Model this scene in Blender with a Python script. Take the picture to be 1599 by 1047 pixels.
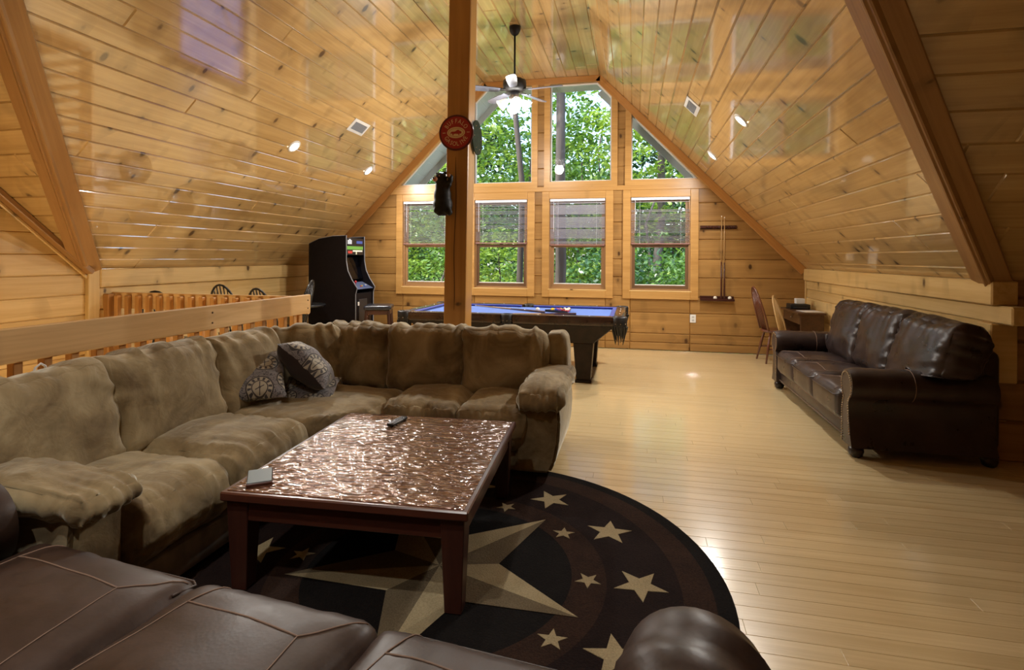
import bpy, bmesh, math, random
import numpy as np
from mathutils import Vector, Matrix, noise
from math import pi, sin, cos, sqrt, atan2, radians

scene = bpy.context.scene
for o in list(bpy.data.objects):
    bpy.data.objects.remove(o)
COL = scene.collection
rnd = random.Random(7)

# ------------------------------------------------------------------ camera
YAW, ROLL, FOC, HOR = 0.218323, 0.0053784, 855.05, 401.81
fw = Vector((-sin(YAW), cos(YAW), 0)); rt = Vector((cos(YAW), sin(YAW), 0)); up = Vector((0, 0, 1))
r2 = rt*cos(ROLL) + up*sin(ROLL); u2 = -rt*sin(ROLL) + up*cos(ROLL)
cam_d = bpy.data.cameras.new('camera'); cam = bpy.data.objects.new('camera', cam_d); COL.objects.link(cam)
cam.matrix_world = Matrix(((r2.x, u2.x, -fw.x, 0), (r2.y, u2.y, -fw.y, 0), (r2.z, u2.z, -fw.z, 1.5), (0, 0, 0, 1)))
cam_d.sensor_width = 36; cam_d.lens = FOC*36/1599; cam_d.shift_y = -(523.5-HOR)/1599
cam_d.clip_start = 0.05; cam_d.clip_end = 300
scene.camera = cam

# ------------------------------------------------------------------ sky, sun, exposure
scene.view_settings.view_transform = 'Standard'; scene.view_settings.look = 'None'
scene.view_settings.exposure = 0.0; scene.view_settings.gamma = 1.0; scene.view_settings.use_curve_mapping = False
SKY_STRENGTH, SUN_STRENGTH, LAMP = 0.82, 6.2, 0.92
world = bpy.data.worlds.new('sky'); scene.world = world; world.use_nodes = True
wn = world.node_tree.nodes; wl = world.node_tree.links
sky = wn.new('ShaderNodeTexSky'); sky.sky_type = 'NISHITA'; sky.sun_disc = False
sky.sun_elevation = radians(52); sky.sun_rotation = radians(215); sky.air_density = 1.0; sky.dust_density = 2.0
wl.new(sky.outputs[0], wn['Background'].inputs[0]); wn['Background'].inputs[1].default_value = SKY_STRENGTH
sun_d = bpy.data.lights.new('sun', 'SUN'); sun = bpy.data.objects.new('sun', sun_d); COL.objects.link(sun)
sun_d.energy = SUN_STRENGTH; sun_d.angle = radians(1.0); sun_d.color = (1.0, 0.95, 0.84)
sun.rotation_euler = Vector((0.62, 0.50, -0.88)).to_track_quat('-Z', 'Y').to_euler()

# ------------------------------------------------------------------ helpers
def setp(o, label=None, cat=None, group=None, kind=None):
    if label: o['label'] = label
    if cat: o['category'] = cat
    if group: o['group'] = group
    if kind: o['kind'] = kind
    return o

def empty(name, loc=(0, 0, 0), rz=0.0, label=None, cat=None, group=None, kind=None):
    o = bpy.data.objects.new(name, None); COL.objects.link(o)
    o.location = loc; o.rotation_euler = (0, 0, rz); o.empty_display_size = 0.1
    return setp(o, label, cat, group, kind)

def link(name, me, m, parent=None, smooth=False):
    o = bpy.data.objects.new(name, me); COL.objects.link(o)
    if m is not None and not me.materials:
        for x in (m if isinstance(m, (list, tuple)) else [m]): me.materials.append(x)
    if smooth: me.shade_smooth()
    if parent is not None: o.parent = parent
    return o

def obj(name, bm, m, parent=None, smooth=False, auto=None):
    me = bpy.data.meshes.new(name); bm.normal_update(); bm.to_mesh(me); bm.free()
    o = link(name, me, m, parent, smooth)
    if auto is not None:
        me.shade_smooth(); me.set_sharp_from_angle(angle=radians(auto))
    return o

def copy_tree(o, parent=None):
    c = o.copy(); COL.objects.link(c)
    if parent is not None: c.parent = parent
    for ch in list(o.children): copy_tree(ch, c)
    return c

def BM(): return bmesh.new()

def box(bm, x0, x1, y0, y1, z0, z1, bev=0.0, seg=1, M=None):
    r = bmesh.ops.create_cube(bm, size=1.0); vs = r['verts']
    for v in vs:
        v.co = Vector((x0+(v.co.x+.5)*(x1-x0), y0+(v.co.y+.5)*(y1-y0), z0+(v.co.z+.5)*(z1-z0)))
    if bev > 0:
        es = list({e for v in vs for e in v.link_edges})
        rr = bmesh.ops.bevel(bm, geom=es, offset=bev, segments=seg, affect='EDGES', profile=0.5)
        vs = list({v for f in rr['faces'] for v in f.verts} | {v for v in vs if v.is_valid})
    if M is not None:
        for v in vs: v.co = M @ v.co
    return vs

def lathe(bm, prof, n=20, M=None, cap=True):
    """prof: list of (radius, z) bottom to top"""
    rings = []
    for r, z in prof:
        ring = []
        for k in range(n):
            a = 2*pi*k/n; p = Vector((r*cos(a), r*sin(a), z))
            ring.append(bm.verts.new(M @ p if M is not None else p))
        rings.append(ring)
    for a, b in zip(rings, rings[1:]):
        for k in range(n): bm.faces.new((a[k], a[(k+1) % n], b[(k+1) % n], b[k]))
    if cap:
        bm.faces.new(rings[0][::-1]); bm.faces.new(rings[-1])
    return rings

def tube(bm, pts, r, n=8, cap=True):
    pts = [Vector(p) for p in pts]; rr = r if isinstance(r, (list, tuple)) else [r]*len(pts)
    t0 = (pts[1]-pts[0]).normalized()
    ref = Vector((0, 0, 1)) if abs(t0.z) < .9 else Vector((1, 0, 0))
    nn = (ref - t0*ref.dot(t0)).normalized(); rings = []
    for i, p in enumerate(pts):
        t = (pts[min(i+1, len(pts)-1)] - pts[max(i-1, 0)]).normalized()
        nn = (nn - t*nn.dot(t)).normalized(); b = t.cross(nn)
        rings.append([bm.verts.new(p + (nn*cos(2*pi*k/n)+b*sin(2*pi*k/n))*rr[i]) for k in range(n)])
    for a, b in zip(rings, rings[1:]):
        for k in range(n): bm.faces.new((a[k], a[(k+1) % n], b[(k+1) % n], b[k]))
    if cap:
        bm.faces.new(rings[0][::-1]); bm.faces.new(rings[-1])

def extrude_poly(bm, pts, a, b, axis='y'):
    """closed 2-D outline extruded along an axis from a to b"""
    def P(p, t):
        return {'x': (t, p[0], p[1]), 'y': (p[0], t, p[1]), 'z': (p[0], p[1], t)}[axis]
    A = [bm.verts.new(P(p, a)) for p in pts]; B = [bm.verts.new(P(p, b)) for p in pts]
    n = len(pts)
    bm.faces.new(A); bm.faces.new(B[::-1])
    for k in range(n): bm.faces.new((A[k], B[k], B[(k+1) % n], A[(k+1) % n]))
    bmesh.ops.recalc_face_normals(bm, faces=bm.faces)

def polyobj(name, pts, m, parent=None):
    bm = BM(); bm.faces.new([bm.verts.new(p) for p in pts]); return obj(name, bm, m, parent)

# ------------------------------------------------------------------ materials
def mat(name):
    m = bpy.data.materials.new(name); m.use_nodes = True
    nt = m.node_tree; return m, nt, nt.nodes['Principled BSDF']
def N(nt, t, **kw):
    n = nt.nodes.new('ShaderNode'+t)
    for k, v in kw.items():
        if k in n.inputs: n.inputs[k].default_value = v
        else: setattr(n, k, v)
    return n
def ramp(nt, fac, stops):
    n = nt.nodes.new('ShaderNodeValToRGB'); cr = n.color_ramp
    while len(cr.elements) < len(stops): cr.elements.new(.5)
    for e, (p, c) in zip(cr.elements, stops):
        e.position = p; e.color = (*c, 1) if len(c) == 3 else c
    nt.links.new(fac, n.inputs[0]); return n
def mix(nt, fac, a, b, blend='MIX'):
    n = nt.nodes.new('ShaderNodeMix'); n.data_type = 'RGBA'; n.blend_type = blend
    for s, v in ((0, fac), (6, a), (7, b)):
        if hasattr(v, 'is_output') or isinstance(v, bpy.types.NodeSocket): nt.links.new(v, n.inputs[s])
        else: n.inputs[s].default_value = v if s == 0 else (*v, 1)
    return n.outputs[2]
def mth(nt, op, a, b=0.0, c=None):
    n = nt.nodes.new('ShaderNodeMath'); n.operation = op
    for s, v in ((0, a), (1, b), (2, c)):
        if v is None: continue
        if isinstance(v, bpy.types.NodeSocket): nt.links.new(v, n.inputs[s])
        else: n.inputs[s].default_value = v
    return n.outputs[0]
def bump(nt, bs, h, strength=.2, dist=.01):
    b = N(nt, 'Bump'); b.inputs['Strength'].default_value = strength; b.inputs['Distance'].default_value = dist
    nt.links.new(h, b.inputs['Height']); nt.links.new(b.outputs[0], bs.inputs['Normal'])
def plain(name, c, rough=.5, metal=0.0, spec=.5, noise_amt=0.0, scale=40, bmp=0.0, sheen=0.0, coat=0.0):
    m, nt, bs = mat(name)
    bs.inputs['Base Color'].default_value = (*c, 1); bs.inputs['Roughness'].default_value = rough
    bs.inputs['Metallic'].default_value = metal; bs.inputs['Specular IOR Level'].default_value = spec
    bs.inputs['Sheen Weight'].default_value = sheen; bs.inputs['Coat Weight'].default_value = coat
    if noise_amt or bmp:
        tc = N(nt, 'TexCoord'); no = N(nt, 'TexNoise', Scale=scale, Detail=4.0); nt.links.new(tc.outputs['Object'], no.inputs['Vector'])
        if noise_amt:
            r = ramp(nt, no.outputs[0], [(.3, tuple(x*(1-noise_amt) for x in c)), (.7, tuple(min(1, x*(1+noise_amt)) for x in c))])
            nt.links.new(r.outputs[0], bs.inputs['Base Color'])
        if bmp: bump(nt, bs, no.outputs[0], bmp, .005)
    return m

def wood(name, dark, light, rough=.35, grain=(0.9, 22, 22), knots=0.0, vary=.25, coat=0.0, axis='x', bmp=.12, knot_cell=.24, knot_r=.05, coat_r=.08, coat_ior=1.5):
    """grain along local `axis`; every object gets its own offset and tone"""
    m, nt, bs = mat(name); L = nt.links.new
    tc = N(nt, 'TexCoord'); oi = N(nt, 'ObjectInfo')
    off = N(nt, 'CombineXYZ'); L(mth(nt, 'MULTIPLY', oi.outputs['Random'], 37.0), off.inputs[0]); L(mth(nt, 'MULTIPLY', oi.outputs['Random'], 91.0), off.inputs[1]); L(mth(nt, 'MULTIPLY', oi.outputs['Random'], 53.0), off.inputs[2])
    ad = N(nt, 'VectorMath', operation='ADD'); L(tc.outputs['Object'], ad.inputs[0]); L(off.outputs[0], ad.inputs[1])
    g = {'x': grain, 'y': (grain[1], grain[0], grain[2]), 'z': (grain[1], grain[2], grain[0])}[axis]
    mp = N(nt, 'Mapping'); mp.inputs['Scale'].default_value = g; L(ad.outputs[0], mp.inputs[0])
    n1 = N(nt, 'TexNoise', Scale=1.0, Detail=5.0, Roughness=.6, Distortion=.9); L(mp.outputs[0], n1.inputs['Vector'])
    mp2 = N(nt, 'Mapping'); mp2.inputs['Scale'].default_value = tuple(x*.3 for x in g); L(ad.outputs[0], mp2.inputs[0])
    n2 = N(nt, 'TexNoise', Scale=1.0, Detail=2.0); L(mp2.outputs[0], n2.inputs['Vector'])
    f = mth(nt, 'MULTIPLY_ADD', n1.outputs[0], .6, mth(nt, 'MULTIPLY', n2.outputs[0], .4))
    col = ramp(nt, f, [(.32, dark), (.52, tuple((a+b)/2 for a, b in zip(dark, light))), (.72, light)]).outputs[0]
    tone = mth(nt, 'MULTIPLY_ADD', oi.outputs['Random'], vary, 1-vary*.55)
    cb = N(nt, 'CombineColor'); L(tone, cb.inputs[0]); L(mth(nt, 'MULTIPLY_ADD', tone, 1.15, -.15), cb.inputs[1]); L(mth(nt, 'MULTIPLY_ADD', tone, 1.5, -.5), cb.inputs[2])
    col = mix(nt, 1.0, col, cb.outputs[0], 'MULTIPLY')
    if knots:
        sc = N(nt, 'VectorMath', operation='MULTIPLY'); sc.inputs[1].default_value = {'x': (1/knot_cell*1.25, 1/knot_cell*.75, .3), 'y': (1/knot_cell*.75, 1/knot_cell*1.25, .3), 'z': (1/knot_cell*.75, .3, 1/knot_cell*1.25)}[axis]
        L(ad.outputs[0], sc.inputs[0])
        v = N(nt, 'TexVoronoi', Scale=1.0); v.inputs['Randomness'].default_value = 1.0; L(sc.outputs[0], v.inputs['Vector'])
        sp = N(nt, 'SeparateColor'); L(v.outputs['Color'], sp.inputs[0])
        rad = mth(nt, 'MULTIPLY_ADD', sp.outputs[1], knot_r*1.6, knot_r*.55)
        nd = N(nt, 'TexNoise', Scale=30.0); L(tc.outputs['Object'], nd.inputs['Vector'])
        d = mth(nt, 'MULTIPLY_ADD', nd.outputs[0], .05, v.outputs['Distance'])
        q = mth(nt, 'DIVIDE', mth(nt, 'SUBTRACT', d, .025), rad)
        on = mth(nt, 'LESS_THAN', sp.outputs[0], knots)
        core = mth(nt, 'MULTIPLY', ramp(nt, q, [(.55, (1, 1, 1)), (1.0, (0, 0, 0))]).outputs[0], on)
        halo = mth(nt, 'MULTIPLY', ramp(nt, mth(nt, 'MULTIPLY', q, .3), [(.2, (1, 1, 1)), (.9, (0, 0, 0))]).outputs[0], on)
        col = mix(nt, mth(nt, 'MULTIPLY', halo, .42), col, tuple(x*.5 for x in dark))
        col = mix(nt, mth(nt, 'MULTIPLY', core, .9), col, (.055, .02, .006))
    L(col, bs.inputs['Base Color'])
    bs.inputs['Roughness'].default_value = rough; bs.inputs['Coat Weight'].default_value = coat; bs.inputs['Coat Roughness'].default_value = coat_r; bs.inputs['Coat IOR'].default_value = coat_ior
    if bmp: bump(nt, bs, f, bmp, .004)
    return m

W = {}
W['ceil'] = wood('pine_ceiling', (.46, .285, .10), (.70, .49, .215), rough=.35, knots=.62, vary=.15, coat=1.0, coat_r=.06, coat_ior=2.5, knot_cell=.20, knot_r=.115)
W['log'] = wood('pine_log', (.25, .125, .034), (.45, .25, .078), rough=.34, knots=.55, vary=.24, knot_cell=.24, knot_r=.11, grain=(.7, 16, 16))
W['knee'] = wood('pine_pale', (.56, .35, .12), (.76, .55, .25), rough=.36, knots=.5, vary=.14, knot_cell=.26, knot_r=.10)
W['trim'] = wood('pine_trim', (.40, .205, .055), (.60, .345, .115), rough=.34, knots=.25, vary=.12, knot_cell=.3, knot_r=.045)
W['trimred'] = wood('pine_trim_red', (.36, .15, .035), (.52, .25, .065), rough=.32, knots=.2, vary=.1, knot_cell=.3, knot_r=.045)
W['beam'] = wood('pine_beam', (.29, .145, .05), (.44, .245, .09), rough=.4, knots=.6, vary=.1, knot_cell=.20, knot_r=.075)
W['rail'] = wood('pine_rail', (.48, .26, .085), (.80, .54, .25), rough=.42, knots=.25, vary=.15, grain=(.8, 14, 14), knot_cell=.3)
W['railz'] = wood('pine_baluster', (.42, .19, .05), (.66, .37, .13), rough=.42, knots=.2, vary=.3, axis='z', knot_cell=.3)
W['postz'] = wood('pine_post', (.38, .185, .05), (.56, .31, .09), rough=.33, knots=.35, vary=.05, axis='z', knot_cell=.35, knot_r=.05, grain=(.5, 14, 14))
W['floor'] = wood('bamboo_floor', (.60, .445, .22), (.78, .62, .35), rough=.30, vary=.14, grain=(1.2, 60, 60), bmp=.03, coat=1.0, coat_r=.13, coat_ior=1.6)
GLASS, nt_, bs_ = mat('window_glass')
nt_.nodes.remove(bs_)
_t = N(nt_, 'BsdfTransparent'); _t.inputs[0].default_value = (.96, .98, .97, 1); _g = N(nt_, 'BsdfGlossy'); _g.inputs['Roughness'].default_value = .0
_f = N(nt_, 'Fresnel', IOR=1.45); _m = N(nt_, 'MixShader')
nt_.links.new(_f.outputs[0], _m.inputs[0]); nt_.links.new(_t.outputs[0], _m.inputs[1]); nt_.links.new(_g.outputs[0], _m.inputs[2])
nt_.links.new(_m.outputs[0], nt_.nodes['Material Output'].inputs[0])
WHITE = plain('white_plastic', (.8, .8, .78), .4)
BLACK = plain('black_plastic', (.012, .012, .013), .35)
SUB = plain('sub_structure', (.25, .16, .08), .8)

# ------------------------------------------------------------------ boards laid on a plane
def clip(poly, a, b, c):
    """keep a*u+b*v<=c"""
    out = []
    for i, p in enumerate(poly):
        q = poly[(i+1) % len(poly)]; dp = a*p[0]+b*p[1]-c; dq = a*q[0]+b*q[1]-c
        if dp <= 1e-9: out.append(p)
        if (dp < -1e-9 and dq > 1e-9) or (dp > 1e-9 and dq < -1e-9):
            t = dp/(dp-dq); out.append((p[0]+(q[0]-p[0])*t, p[1]+(q[1]-p[1])*t))
    return out
def area(p): return .5*sum(p[i][0]*p[(i+1) % len(p)][1]-p[(i+1) % len(p)][0]*p[i][1] for i in range(len(p))) if len(p) > 2 else 0
def clean(p):
    out = []
    for q in p:
        if not out or (abs(q[0]-out[-1][0])+abs(q[1]-out[-1][1])) > 1e-4: out.append(q)
    if len(out) > 1 and abs(out[0][0]-out[-1][0])+abs(out[0][1]-out[-1][1]) < 1e-4: out.pop()
    return out
def inset(p, c):
    n = len(p); out = []
    for i in range(n):
        a, b, d = Vector(p[i-1]), Vector(p[i]), Vector(p[(i+1) % n])
        e1 = (b-a).normalized(); e2 = (d-b).normalized()
        n1 = Vector((-e1.y, e1.x)); n2 = Vector((-e2.y, e2.x)); den = 1+n1.dot(n2)
        out.append(tuple(b+(n1+n2)*(c/max(den, .3))))
    return out
def subtract(polys, h):
    u0, u1, v0, v1 = h; res = []
    for p in polys:
        res.append(clip(p, 1, 0, u0)); res.append(clip(p, -1, 0, -u1))
        m = clip(clip(p, -1, 0, -u0), 1, 0, u1)
        if len(m) > 2: res += [clip(m, 0, 1, v0), clip(m, 0, -1, -v1)]
    return [q for q in (clean(x) for x in res) if len(q) > 2 and area(q) > 4e-4]
def board_geo(p, t, c):
    ins = inset(p, c)
    if area(ins) < .25*area(p) or area(ins) < 0: ins = inset(p, c*.2)
    n = len(p); u0 = min(q[0] for q in p); v0 = min(q[1] for q in p)
    vs = [(q[0]-u0, q[1]-v0, 0) for q in p]+[(q[0]-u0, q[1]-v0, t-c*1.3) for q in p]+[(q[0]-u0, q[1]-v0, t) for q in ins]
    fs = [tuple(range(2*n, 3*n))]
    for k in range(n):
        j = (k+1) % n; fs += [(k, j, n+j, n+k), (n+k, n+j, 2*n+j, 2*n+k)]
    return vs, fs, u0, v0
def lay(parent, name, m, org, U, V, region, course, lens, t=.02, c=.006, v0=0.0, holes=(), seed=1, joined=False, step=None):
    """boards along U, stacked along V, faces towards U x V"""
    U, V, org = Vector(U).normalized(), Vector(V).normalized(), Vector(org); Nn = U.cross(V)
    R = random.Random(seed); vmax = max(p[1] for p in region); vmin = min(p[1] for p in region)
    umax = max(p[0] for p in region); umin = min(p[0] for p in region)
    V_, F_ = [], []; cnt = 0
    edges = [v0]
    cs = course if isinstance(course, (list, tuple)) else None
    k = 0
    while edges[-1] < vmax-1e-4:
        edges.append(edges[-1]+(cs[k % len(cs)] if cs else course)); k += 1
    for i, (a, b) in enumerate(zip(edges, edges[1:])):
        if b <= vmin: continue
        strip = clip(clip(region, 0, -1, -a), 0, 1, b)
        if len(strip) < 3 or area(strip) < 1e-4: continue
        su0 = min(p[0] for p in strip); su1 = max(p[0] for p in strip)
        cuts = [umin]
        x = umin+(R.uniform(.25, 1) if lens[1] < 50 else 1)*lens[1]
        while x < umax-.3: cuts.append(x); x += R.uniform(*lens)
        cuts.append(umax)
        for ua, ub in zip(cuts, cuts[1:]):
            if ub < su0 or ua > su1: continue
            ps = [clean(clip(clip(strip, -1, 0, -ua), 1, 0, ub))]
            ps = [p for p in ps if len(p) > 2 and area(p) > 4e-4]
            for h in holes: ps = subtract(ps, h)
            for p in ps:
                vs, fs, uu, vv = board_geo(p, t, c); cnt += 1
                if joined:
                    o_ = len(V_); V_ += [tuple(org+U*(x+uu)+V*(y+vv)+Nn*z) for x, y, z in vs]; F_ += [tuple(q+o_ for q in f) for f in fs]
                    continue
                me = bpy.data.meshes.new(name); me.from_pydata(vs, [], fs)
                o = link(name, me, m, parent)
                P = org+U*uu+V*vv
                o.matrix_local = Matrix(((U.x, V.x, Nn.x, P.x), (U.y, V.y, Nn.y, P.y), (U.z, V.z, Nn.z, P.z), (0, 0, 0, 1)))
    if joined:
        me = bpy.data.meshes.new(name); me.from_pydata(V_, [], F_); o = link(name, me, m, parent); o['kind'] = 'stuff'
    return cnt
def bar(name, m, a, b, wv, w, t, parent=None, c=.006, ext=0.0):
    """one rectangular board from a to b; wv = direction of its width w (board lies from the line a-b towards wv), thickness t along (b-a) x wv"""
    a, b = Vector(a), Vector(b); U = (b-a).normalized(); a = a-U*ext; b = b+U*ext
    V = Vector(wv); V = (V-U*V.dot(U)).normalized(); Nn = U.cross(V); L = (b-a).length
    bm = BM(); box(bm, 0, L, 0, w, 0, t, c)
    o = obj(name, bm, m, parent)
    o.matrix_local = Matrix(((U.x, V.x, Nn.x, a.x), (U.y, V.y, Nn.y, a.y), (U.z, V.z, Nn.z, a.z), (0, 0, 0, 1)))
    return o
# ================================================================== the room
XL, XR, YB, YF = -5.73, 2.60, 9.186, -2.65      # knee walls, window wall, wall behind the camera
FL, FR, ZF, ZK = -2.55, -0.55, 4.53, 1.34       # flat strip of the ceiling, its height, knee wall height
YV, YR = 4.75, 1.05                             # eave and ridge of the cross gable
XG = 5.0                                        # right gable wall of the cross gable
SL = sqrt(2)*(XR-FR-.0)                         # length of the main slopes
DY = YV-YR; DZ = ZF-ZK; LD = sqrt(DY*DY+DZ*DZ)
LZ = DZ/(XR-FR)                                 # main pitch
SLr = sqrt((XR-FR)**2+DZ**2); SLl = sqrt((FL-XL)**2+DZ**2)

# floor: boards run along x; the stairwell is open to the storey below
SX0, SX1, SY0, SY1 = XL, -3.27, -1.2, 4.93
floor = empty('floor', (0, 0, 0), label='pale bamboo strip floor of the loft', cat='floor', kind='structure')
bm = BM()
for x0, x1, y0, y1 in ((SX1, XR, YF, YB), (XL, SX1, SY1, YB), (XL, SX1, YF, SY0), (XR, XG, YF, YV+.1)):
    box(bm, x0, x1, y0, y1, -.25, -.012)
obj('subfloor', bm, SUB, floor)
def freg(x0, x1, y0, y1): return [(x0, y0), (x1, y0), (x1, y1), (x0, y1)]
BW = .095
ysp = 1.1+BW*37
nb = lay(floor, 'floor_board', W['floor'], (0, 0, -.012), (1, 0, 0), (0, 1, 0), freg(-2.2, XR, 1.1, ysp), BW, (1.2, 2.1), t=.012, c=.0016, v0=1.1, seed=3)
lay(floor, 'floor_boards', W['floor'], (0, 0, -.012), (1, 0, 0), (0, 1, 0), freg(SX1, XR, ysp, YB), BW, (1.2, 2.1), t=.012, c=.0016, v0=ysp, seed=4, joined=True)
lay(floor, 'floor_boards', W['floor'], (0, 0, -.012), (1, 0, 0), (0, 1, 0), freg(SX1, -2.2, 1.1, ysp), BW, (1.2, 2.1), t=.012, c=.0016, v0=1.1, seed=5, joined=True)
lay(floor, 'floor_boards', W['floor'], (0, 0, -.012), (1, 0, 0), (0, 1, 0), freg(XL, SX1, SY1, YB), BW, (1.2, 2.1), t=.012, c=.0016, v0=SY1, seed=6, joined=True)
lay(floor, 'floor_boards', W['floor'], (0, 0, -.012), (1, 0, 0), (0, 1, 0), freg(SX1, XR, YF, 1.1), BW, (1.2, 2.1), t=.012, c=.0016, v0=YF, seed=7, joined=True)
lay(floor, 'floor_boards', W['floor'], (0, 0, -.012), (1, 0, 0), (0, 1, 0), freg(XR, XG, YF, YV+.08), BW, (1.2, 2.1), t=.012, c=.0016, v0=YF, seed=8, joined=True)

# ceilings -----------------------------------------------------------------
CW = .181
def ceiling(name, label): return empty(name, (0, 0, 0), label=label, cat='ceiling', kind='structure')
cr = ceiling('ceiling', 'right slope of the varnished pine plank ceiling')
polyobj('ceiling_backing', [(FR, YR+.1, ZF+.02), (FR, YB+.2, ZF+.02), (XR, YB+.2, ZK+.02), (XR, YV+.1, ZK+.02)], SUB, cr)
lay(cr, 'ceiling_plank', W['ceil'], (FR+.014, 0, ZF+.014), (0, 1, 0), (XR-FR, 0, -DZ), [(YR, 0), (YB, 0), (YB, SLr), (YV, SLr)], CW, (4.2, 7.5), t=.02, c=.010, seed=11)
cl = ceiling('ceiling', 'left slope of the varnished pine plank ceiling')
polyobj('ceiling_backing', [(FL, YR+.1, ZF+.02), (FL, YB+.2, ZF+.02), (XL, YB+.2, ZK+.02), (XL, YV+.1, ZK+.02)], SUB, cl)
# for the left slope U runs towards the camera so that the boards face down
lay(cl, 'ceiling_plank', W['ceil'], (FL-.014, 0, ZF+.014), (0, -1, 0), (XL-FL, 0, -DZ), [(-YB, 0), (-YR, 0), (-YV, SLl), (-YB, SLl)], CW, (4.2, 7.5), t=.02, c=.010, seed=12)
cf = ceiling('ceiling', 'narrow flat strip of pine planks at the ceiling top')
polyobj('ceiling_backing', [(FL-.05, YF, ZF+.025), (FR+.05, YF, ZF+.025), (FR+.05, YB+.2, ZF+.025), (FL-.05, YB+.2, ZF+.025)], SUB, cf)
lay(cf, 'ceiling_plank', W['ceil'], (FL-.006, 0, ZF+.02), (0, 1, 0), (1, 0, 0), [(YF, 0), (YB, 0), (YB, FR-FL+.012), (YF, FR-FL+.012)], CW, (4.2, 7.5), t=.02, c=.010, seed=13)
# cross gable slopes (planks along x)
dr = ceiling('ceiling', 'shaded plank slope of the right cross gable')
polyobj('ceiling_backing', [(FR, YR, ZF+.03), (XG, YR, ZF+.03), (XG, YV+.02, ZK+.02), (XR, YV+.02, ZK+.02)], SUB, dr)
lay(dr, 'ceiling_plank', W['ceil'], (0, YR, ZF+.02), (-1, 0, 0), (0, DY, -DZ), [(-XG, 0), (-FR, 0), (-XR, LD), (-XG, LD)], .24, (2.2, 4.0), t=.02, c=.009, seed=14)
dl = ceiling('ceiling', 'plank slope of the left cross gable above the stairwell')
polyobj('ceiling_backing', [(FL, YR, ZF+.03), (XL-.02, YR, ZF+.03), (XL-.02, YV+.02, ZK+.02)], SUB, dl)
lay(dl, 'ceiling_plank', W['ceil'], (0, YR, ZF+.02), (-1, 0, 0), (0, DY, -DZ), [(-FL, 0), (-XL, 0), (-XL, LD)], .24, (3.0, 4.0), t=.02, c=.009, seed=15)
# the half of the cross gable behind the camera
db = ceiling('ceiling', 'plank slopes of the cross gable behind the viewer')
Yn = YF
bm = BM()
for pts in ([(FR, YR, ZF), (XG, YR, ZF), (XG, Yn, ZK), (XR, Yn, ZK)], [(FL, YR, ZF), (XL, YR, ZF), (XL, Yn, ZK)],
            [(FR, YR, ZF), (FR, Yn, ZF), (XR, Yn, ZK)], [(FL, YR, ZF), (FL, Yn, ZF), (XL, Yn, ZK)]):
    bm.faces.new([bm.verts.new(p) for p in pts])
obj('ceiling_boarding', bm, W['ceil'], db)

# walls --------------------------------------------------------------------
def wall(name, label): return empty(name, (0, 0, 0), label=label, cat='wall', kind='structure')
CAS = [-4.17, -2.83, -1.515, -.174]; CWD = 1.185          # lower window casings
LOW = [(x+.122, x+CWD-.122, .965, 2.485) for x in CAS]    # lower openings
UPO = [(-4.10, -3.06, 2.775, 3.88), (-2.72, -1.70, 2.775, 4.42), (-1.385, -.365, 2.775, 4.42), (-.045, .985, 2.775, 3.88)]
wb = wall('wall_back', 'log wall with eight windows at the far end of the loft')
gable = [(XL, 0), (XR, 0), (XR, ZK), (FR, ZF), (FL, ZF), (XL, ZK)]
wb_holes = [(a, b, c, d) for a, b, c, d in LOW]
lz = [.126, .147, .336, .263, .311, .294, .318, .29, .30, .30, .30]
low_g = clip(gable, 0, 1, 2.70)
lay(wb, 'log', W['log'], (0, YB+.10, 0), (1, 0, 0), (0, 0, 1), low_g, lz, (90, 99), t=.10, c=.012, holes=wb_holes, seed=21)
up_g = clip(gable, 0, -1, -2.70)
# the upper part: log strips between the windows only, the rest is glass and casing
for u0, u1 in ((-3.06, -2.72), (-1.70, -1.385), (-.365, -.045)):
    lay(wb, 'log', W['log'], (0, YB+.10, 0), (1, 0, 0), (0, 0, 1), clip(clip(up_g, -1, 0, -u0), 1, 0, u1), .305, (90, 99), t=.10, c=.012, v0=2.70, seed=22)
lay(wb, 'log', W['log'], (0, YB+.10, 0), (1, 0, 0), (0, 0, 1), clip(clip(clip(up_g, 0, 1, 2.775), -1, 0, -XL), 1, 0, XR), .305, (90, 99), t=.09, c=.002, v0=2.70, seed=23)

wr = wall('wall_right', 'low pale log knee wall behind the brown leather sofa')
def knee(parent, x, s, y0, rows, m):
    for z0, z1, ya, t in rows:
        bm = BM(); box(bm, 0, YB-ya, 0, z1-z0, 0, t, .010)
        o = obj('log', bm, m, parent)
        if s > 0: U, V, Nn, P = Vector((0, 1, 0)), Vector((0, 0, 1)), Vector((-1, 0, 0)), Vector((x, ya, z0)); o.matrix_local = Matrix(((0, 0, 1, x-0), (1, 0, 0, ya), (0, 1, 0, z0), (0, 0, 0, 1)))
        else: o.matrix_local = Matrix(((0, 0, 1, x), (1, 0, 0, ya), (0, 1, 0, z0), (0, 0, 0, 1)))
        if s > 0: o.location.x = x-t+.10
        else: o.location.x = x-.10
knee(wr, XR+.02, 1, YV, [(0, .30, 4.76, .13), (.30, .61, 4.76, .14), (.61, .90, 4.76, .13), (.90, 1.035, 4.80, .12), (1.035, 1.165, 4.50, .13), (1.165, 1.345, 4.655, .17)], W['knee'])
bm = BM(); box(bm, XR-.05, XR+.12, 4.66, 4.84, .60, 1.03, .008); obj('log_end', bm, W['knee'], wr)
wl_ = wall('wall_left', 'low pale log knee wall behind the black chairs')
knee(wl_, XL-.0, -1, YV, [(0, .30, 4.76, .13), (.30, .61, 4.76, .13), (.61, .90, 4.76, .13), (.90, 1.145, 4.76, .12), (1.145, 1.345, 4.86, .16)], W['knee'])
wrec = wall('wall_right', 'log side wall of the right recess beyond the sofa end')
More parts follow.
